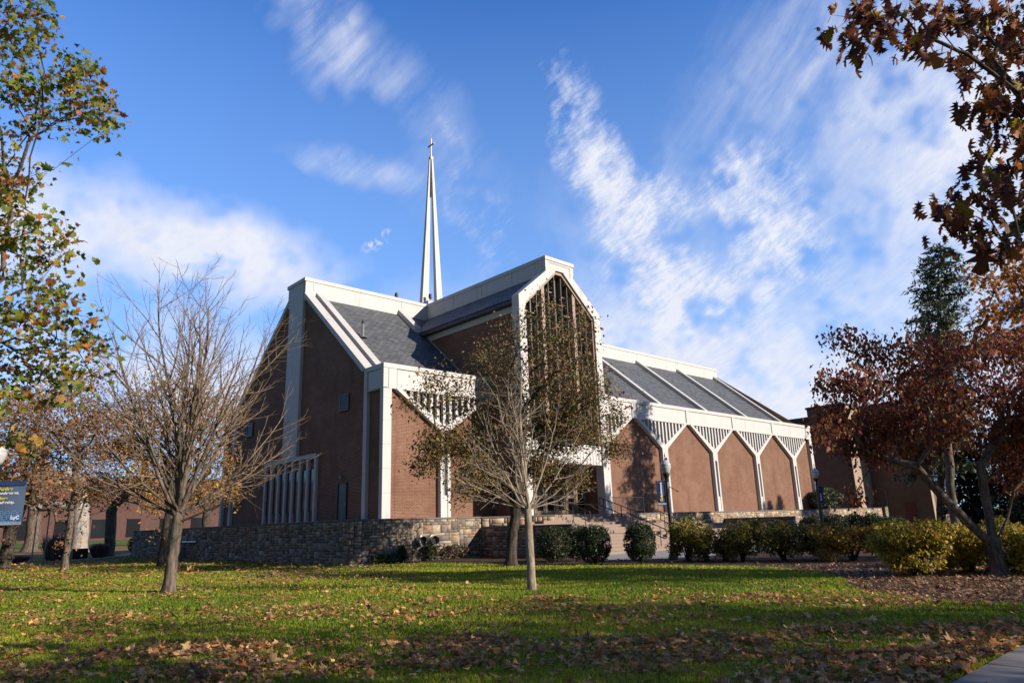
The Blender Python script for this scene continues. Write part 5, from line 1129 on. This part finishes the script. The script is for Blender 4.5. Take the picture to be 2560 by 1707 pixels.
# climbing greens and weeds at the foot of the sunlit wall
for i, (x, w, h, lab, pal) in enumerate([(21.3, .85, .85, 'dark creeper under the round steel ducts', YEW), (19.6, .5, .75, 'upright broad-leaved weed against the stone wall left of the ducts', [(.03, .06, .02), (.05, .08, .03)]), (18.6, 1.3, .38, 'low green weeds at the foot of the sunlit stone wall', [(.035, .065, .02), (.05, .08, .02)]), (22.8, 1.7, .75, 'thin brown-stemmed weeds at the wall foot right of the ducts', [(.06, .045, .03), (.045, .06, .02), (.10, .04, .035)])]):
    shrub('wall_weed', x, 29.25, w, h, pal, lab, 'plant', seed=80+i, n=420 if i != 2 else 800, size=.13, mtl=LEAFDULL, core=False, stems=8, depth=.35)
# ornamental grass
for i, (x, y, r, h, lab) in enumerate([(12.1, 66.5, 1.15, 2.1, 'tall purple-brown grass clump behind the many-stemmed tree'), (15.4, 67.4, .9, 1.25, 'lower purple-brown grass clump right of the utility box'), (9.0, 62.5, 1.0, .6, 'low brownish grass clump beside the signposts')]):
    rg = np.random.default_rng(90+i); root = empty('ornamental_grass', (x, y, rise(y)), lab, 'grass clump'); n = 900
    a = rg.uniform(0, 6.28, n); q = rg.uniform(0, 1, n)**.7*r; hh = h*rg.uniform(.6, 1, n)
    B0 = np.stack([q*.45*np.cos(a), q*.45*np.sin(a), np.zeros(n)], 1); T1 = np.stack([q*np.cos(a), q*np.sin(a), hh], 1); sd_ = np.stack([-np.sin(a), np.cos(a), np.zeros(n)], 1)*.022+rg.normal(0, .01, (n, 3))
    V = np.stack([B0-sd_, B0+sd_, (B0+T1)/2+sd_*1.2, (B0+T1)/2-sd_*1.2, T1], 1).reshape(-1, 3); k = np.arange(n)[:, None]*5
    F = np.concatenate([k+[0, 1, 2], k+[0, 2, 3], k+[3, 2, 4]]); T = np.repeat(palette(rg, n, [(.12, .085, .085), (.17, .13, .12), (.09, .06, .06)]), 5, 0)
    np_mesh('blades', V, F, LEAFDULL, root, T)

# ================================================================ GRASS AND FALLEN LEAVES
def inpoly(x, y, P):
    r = np.zeros(len(x), bool); n = len(P)
    for i in range(n):
        (x0, y0), (x1, y1) = P[i], P[(i+1) % n]
        c = ((y0 > y) != (y1 > y)) & (x < (x1-x0)*(y-y0)/((y1-y0) if y1 != y0 else 1e-9)+x0); r ^= c
    return r
def lawn_ok(x, y): return (y > 2.54) & ~inpoly(x, y, BED) & ~((x > 16.9) & (y > 29.5)) & (y < 64)
def lump(x, y, s=1.0, p=0.0): return (np.sin(x*1.7*s+p+1.3*np.sin(y*.9*s))+np.sin(y*2.1*s+p*1.7+1.1*np.sin(x*1.3*s))+np.sin((x+y)*.83*s+2*p))/3
rg = np.random.default_rng(77)
n = 560000; d = 4.2*np.exp(rg.uniform(0, math.log(46/4.2), n)); lat = rg.uniform(-.92, .92, n)*d+rg.uniform(-2, 2, n)
x = math.sin(yaw)*d+math.cos(yaw)*lat; y = math.cos(yaw)*d-math.sin(yaw)*lat; k = lawn_ok(x, y); x, y, d = x[k], y[k], d[k]; n = len(x)
dist = np.hypot(x, y); hh = rg.uniform(.035, .075, n)*(1+.25*lump(x, y, .8)); w = .0032+.00105*dist
a = rg.uniform(0, 6.28, n); lean = rg.normal(0, .032, (n, 2)); sx_, sy_ = np.cos(a)*w, np.sin(a)*w; z = np.zeros(n)
V = np.stack([np.stack([x-sx_, y-sy_, z], 1), np.stack([x+sx_, y+sy_, z], 1), np.stack([x+lean[:, 0], y+lean[:, 1], hh], 1)], 1).reshape(-1, 3)
mixv = np.clip(.48+.5*lump(x, y, .35, 2)+.3*lump(x, y, 1.4, 7)+rg.normal(0, .25, n), 0, 1)[:, None]; dry = (rg.random(n) < .08+.30*np.clip(lump(x, y, .6, 5)-.15, 0, 1))[:, None]
T = np.array([.135, .225, .018])*(1-mixv)+np.array([.39, .395, .036])*mixv; T = np.where(dry, [.36, .29, .09], T)*np.exp(rg.normal(0, .18, (n, 1)))
g = np_mesh('grass', V, np.arange(n*3).reshape(-1, 3), GRASS, None, np.repeat(T, 3, 0)); tag(g, 'short green lawn grass', 'grass', kind='stuff')
# leaves lying on the lawn
LP = []; LS = []; LC = []
def scatter(n, d0, d1, dens, size, cols, lat0=-.95, lat1=.95, ok=lawn_ok, zz=(.045, .085)):
    d = np.sqrt(rg.uniform(d0**2, d1**2, n)); lat = rg.uniform(lat0, lat1, n)*d+rg.uniform(-1.5, 1.5, n)
    x = math.sin(yaw)*d+math.cos(yaw)*lat; y = math.cos(yaw)*d-math.sin(yaw)*lat; k = ok(x, y) & (rg.random(n) < dens(x, y)); x, y = x[k], y[k]
    LP.append(np.stack([x, y, rg.uniform(*zz, len(x))], 1)); LS.append(size*np.exp(rg.normal(0, .28, len(x)))); LC.append(palette(rg, len(x), cols, None, .25))
DRY = [(.56, .29, .13), (.44, .22, .095), (.64, .38, .18), (.35, .16, .07), (.54, .22, .06), (.30, .16, .085), (.62, .33, .11)]
cl = lambda x, y: np.clip(.36+.75*lump(x, y, 1.1, 1)+.45*lump(x, y, 3.1, 4), .07, 1)
scatter(25000, 4.2, 11.0, cl, .078, DRY)
scatter(24000, 11.0, 17.0, lambda x, y: cl(x, y)*.62, .078, DRY)
scatter(30000, 17.0, 34.0, lambda x, y: cl(x, y)*np.where(x-y*.55 > 4, .06, .62), .080, DRY, -.95, .55)
scatter(12000, 30.0, 55.0, lambda x, y: cl(x, y)*.8, .15, DRY, -.95, -.2)
scatter(4200, 4.0, 9.0, lambda x, y: np.clip(1.2-np.abs(y-2.9)*.8, 0, 1), .105, DRY+[(.30, .11, .04)], .0, 1.0)
inbed = lambda x, y: inpoly(x, y, BED) & (x < 24) & (y < 15)
scatter(24000, 12.0, 24.0, lambda x, y: np.clip(1.15-.10*np.maximum(0, y-5), .05, 1), .072, [(.36, .21, .12), (.26, .14, .075), (.44, .28, .17), (.17, .095, .06)], .1, .95, inbed, (.015, .05))
scatter(2600, 21.0, 34.0, lambda x, y: np.full(len(x), .35), .10, [(.12, .06, .04), (.2, .11, .06)], -.3, .5, lambda x, y: inpoly(x, y, BED) & (x < 25), (.015, .04))
scatter(6000, 22.0, 32.0, lambda x, y: np.exp(-((x-12.4)/1.7)**2-((y-25.3)/2.9)**2), .11, [(.25, .15, .085), (.33, .20, .11)], -.6, .1, zz=(.02, .06))
scatter(1500, 19.0, 24.0, lambda x, y: np.exp(-((x-6.97)**2+(y-22.28)**2)/.8), .11, [(.40, .30, .18), (.30, .2, .11)], -.7, -.2, zz=(.02, .05))
scatter(260, 4.0, 12.0, lambda x, y: np.full(len(x), .8), .14, DRY, .3, 1.1, lambda x, y: (y < 2.5) & (y > .8), (.035, .045))
P = np.concatenate(LP); sz = np.concatenate(LS); tc = np.concatenate(LC)
LV, LF, LT = leaves(rg, P, sz, 'maple', tc, flat=.26, curl=.38)
LV[:, 2] = np.maximum(LV[:, 2], .008)
g = np_mesh('fallen_leaves', LV, LF, DRYLEAF, None, LT); tag(g, 'brown autumn leaves lying over the lawn and beds', 'leaves', kind='stuff')
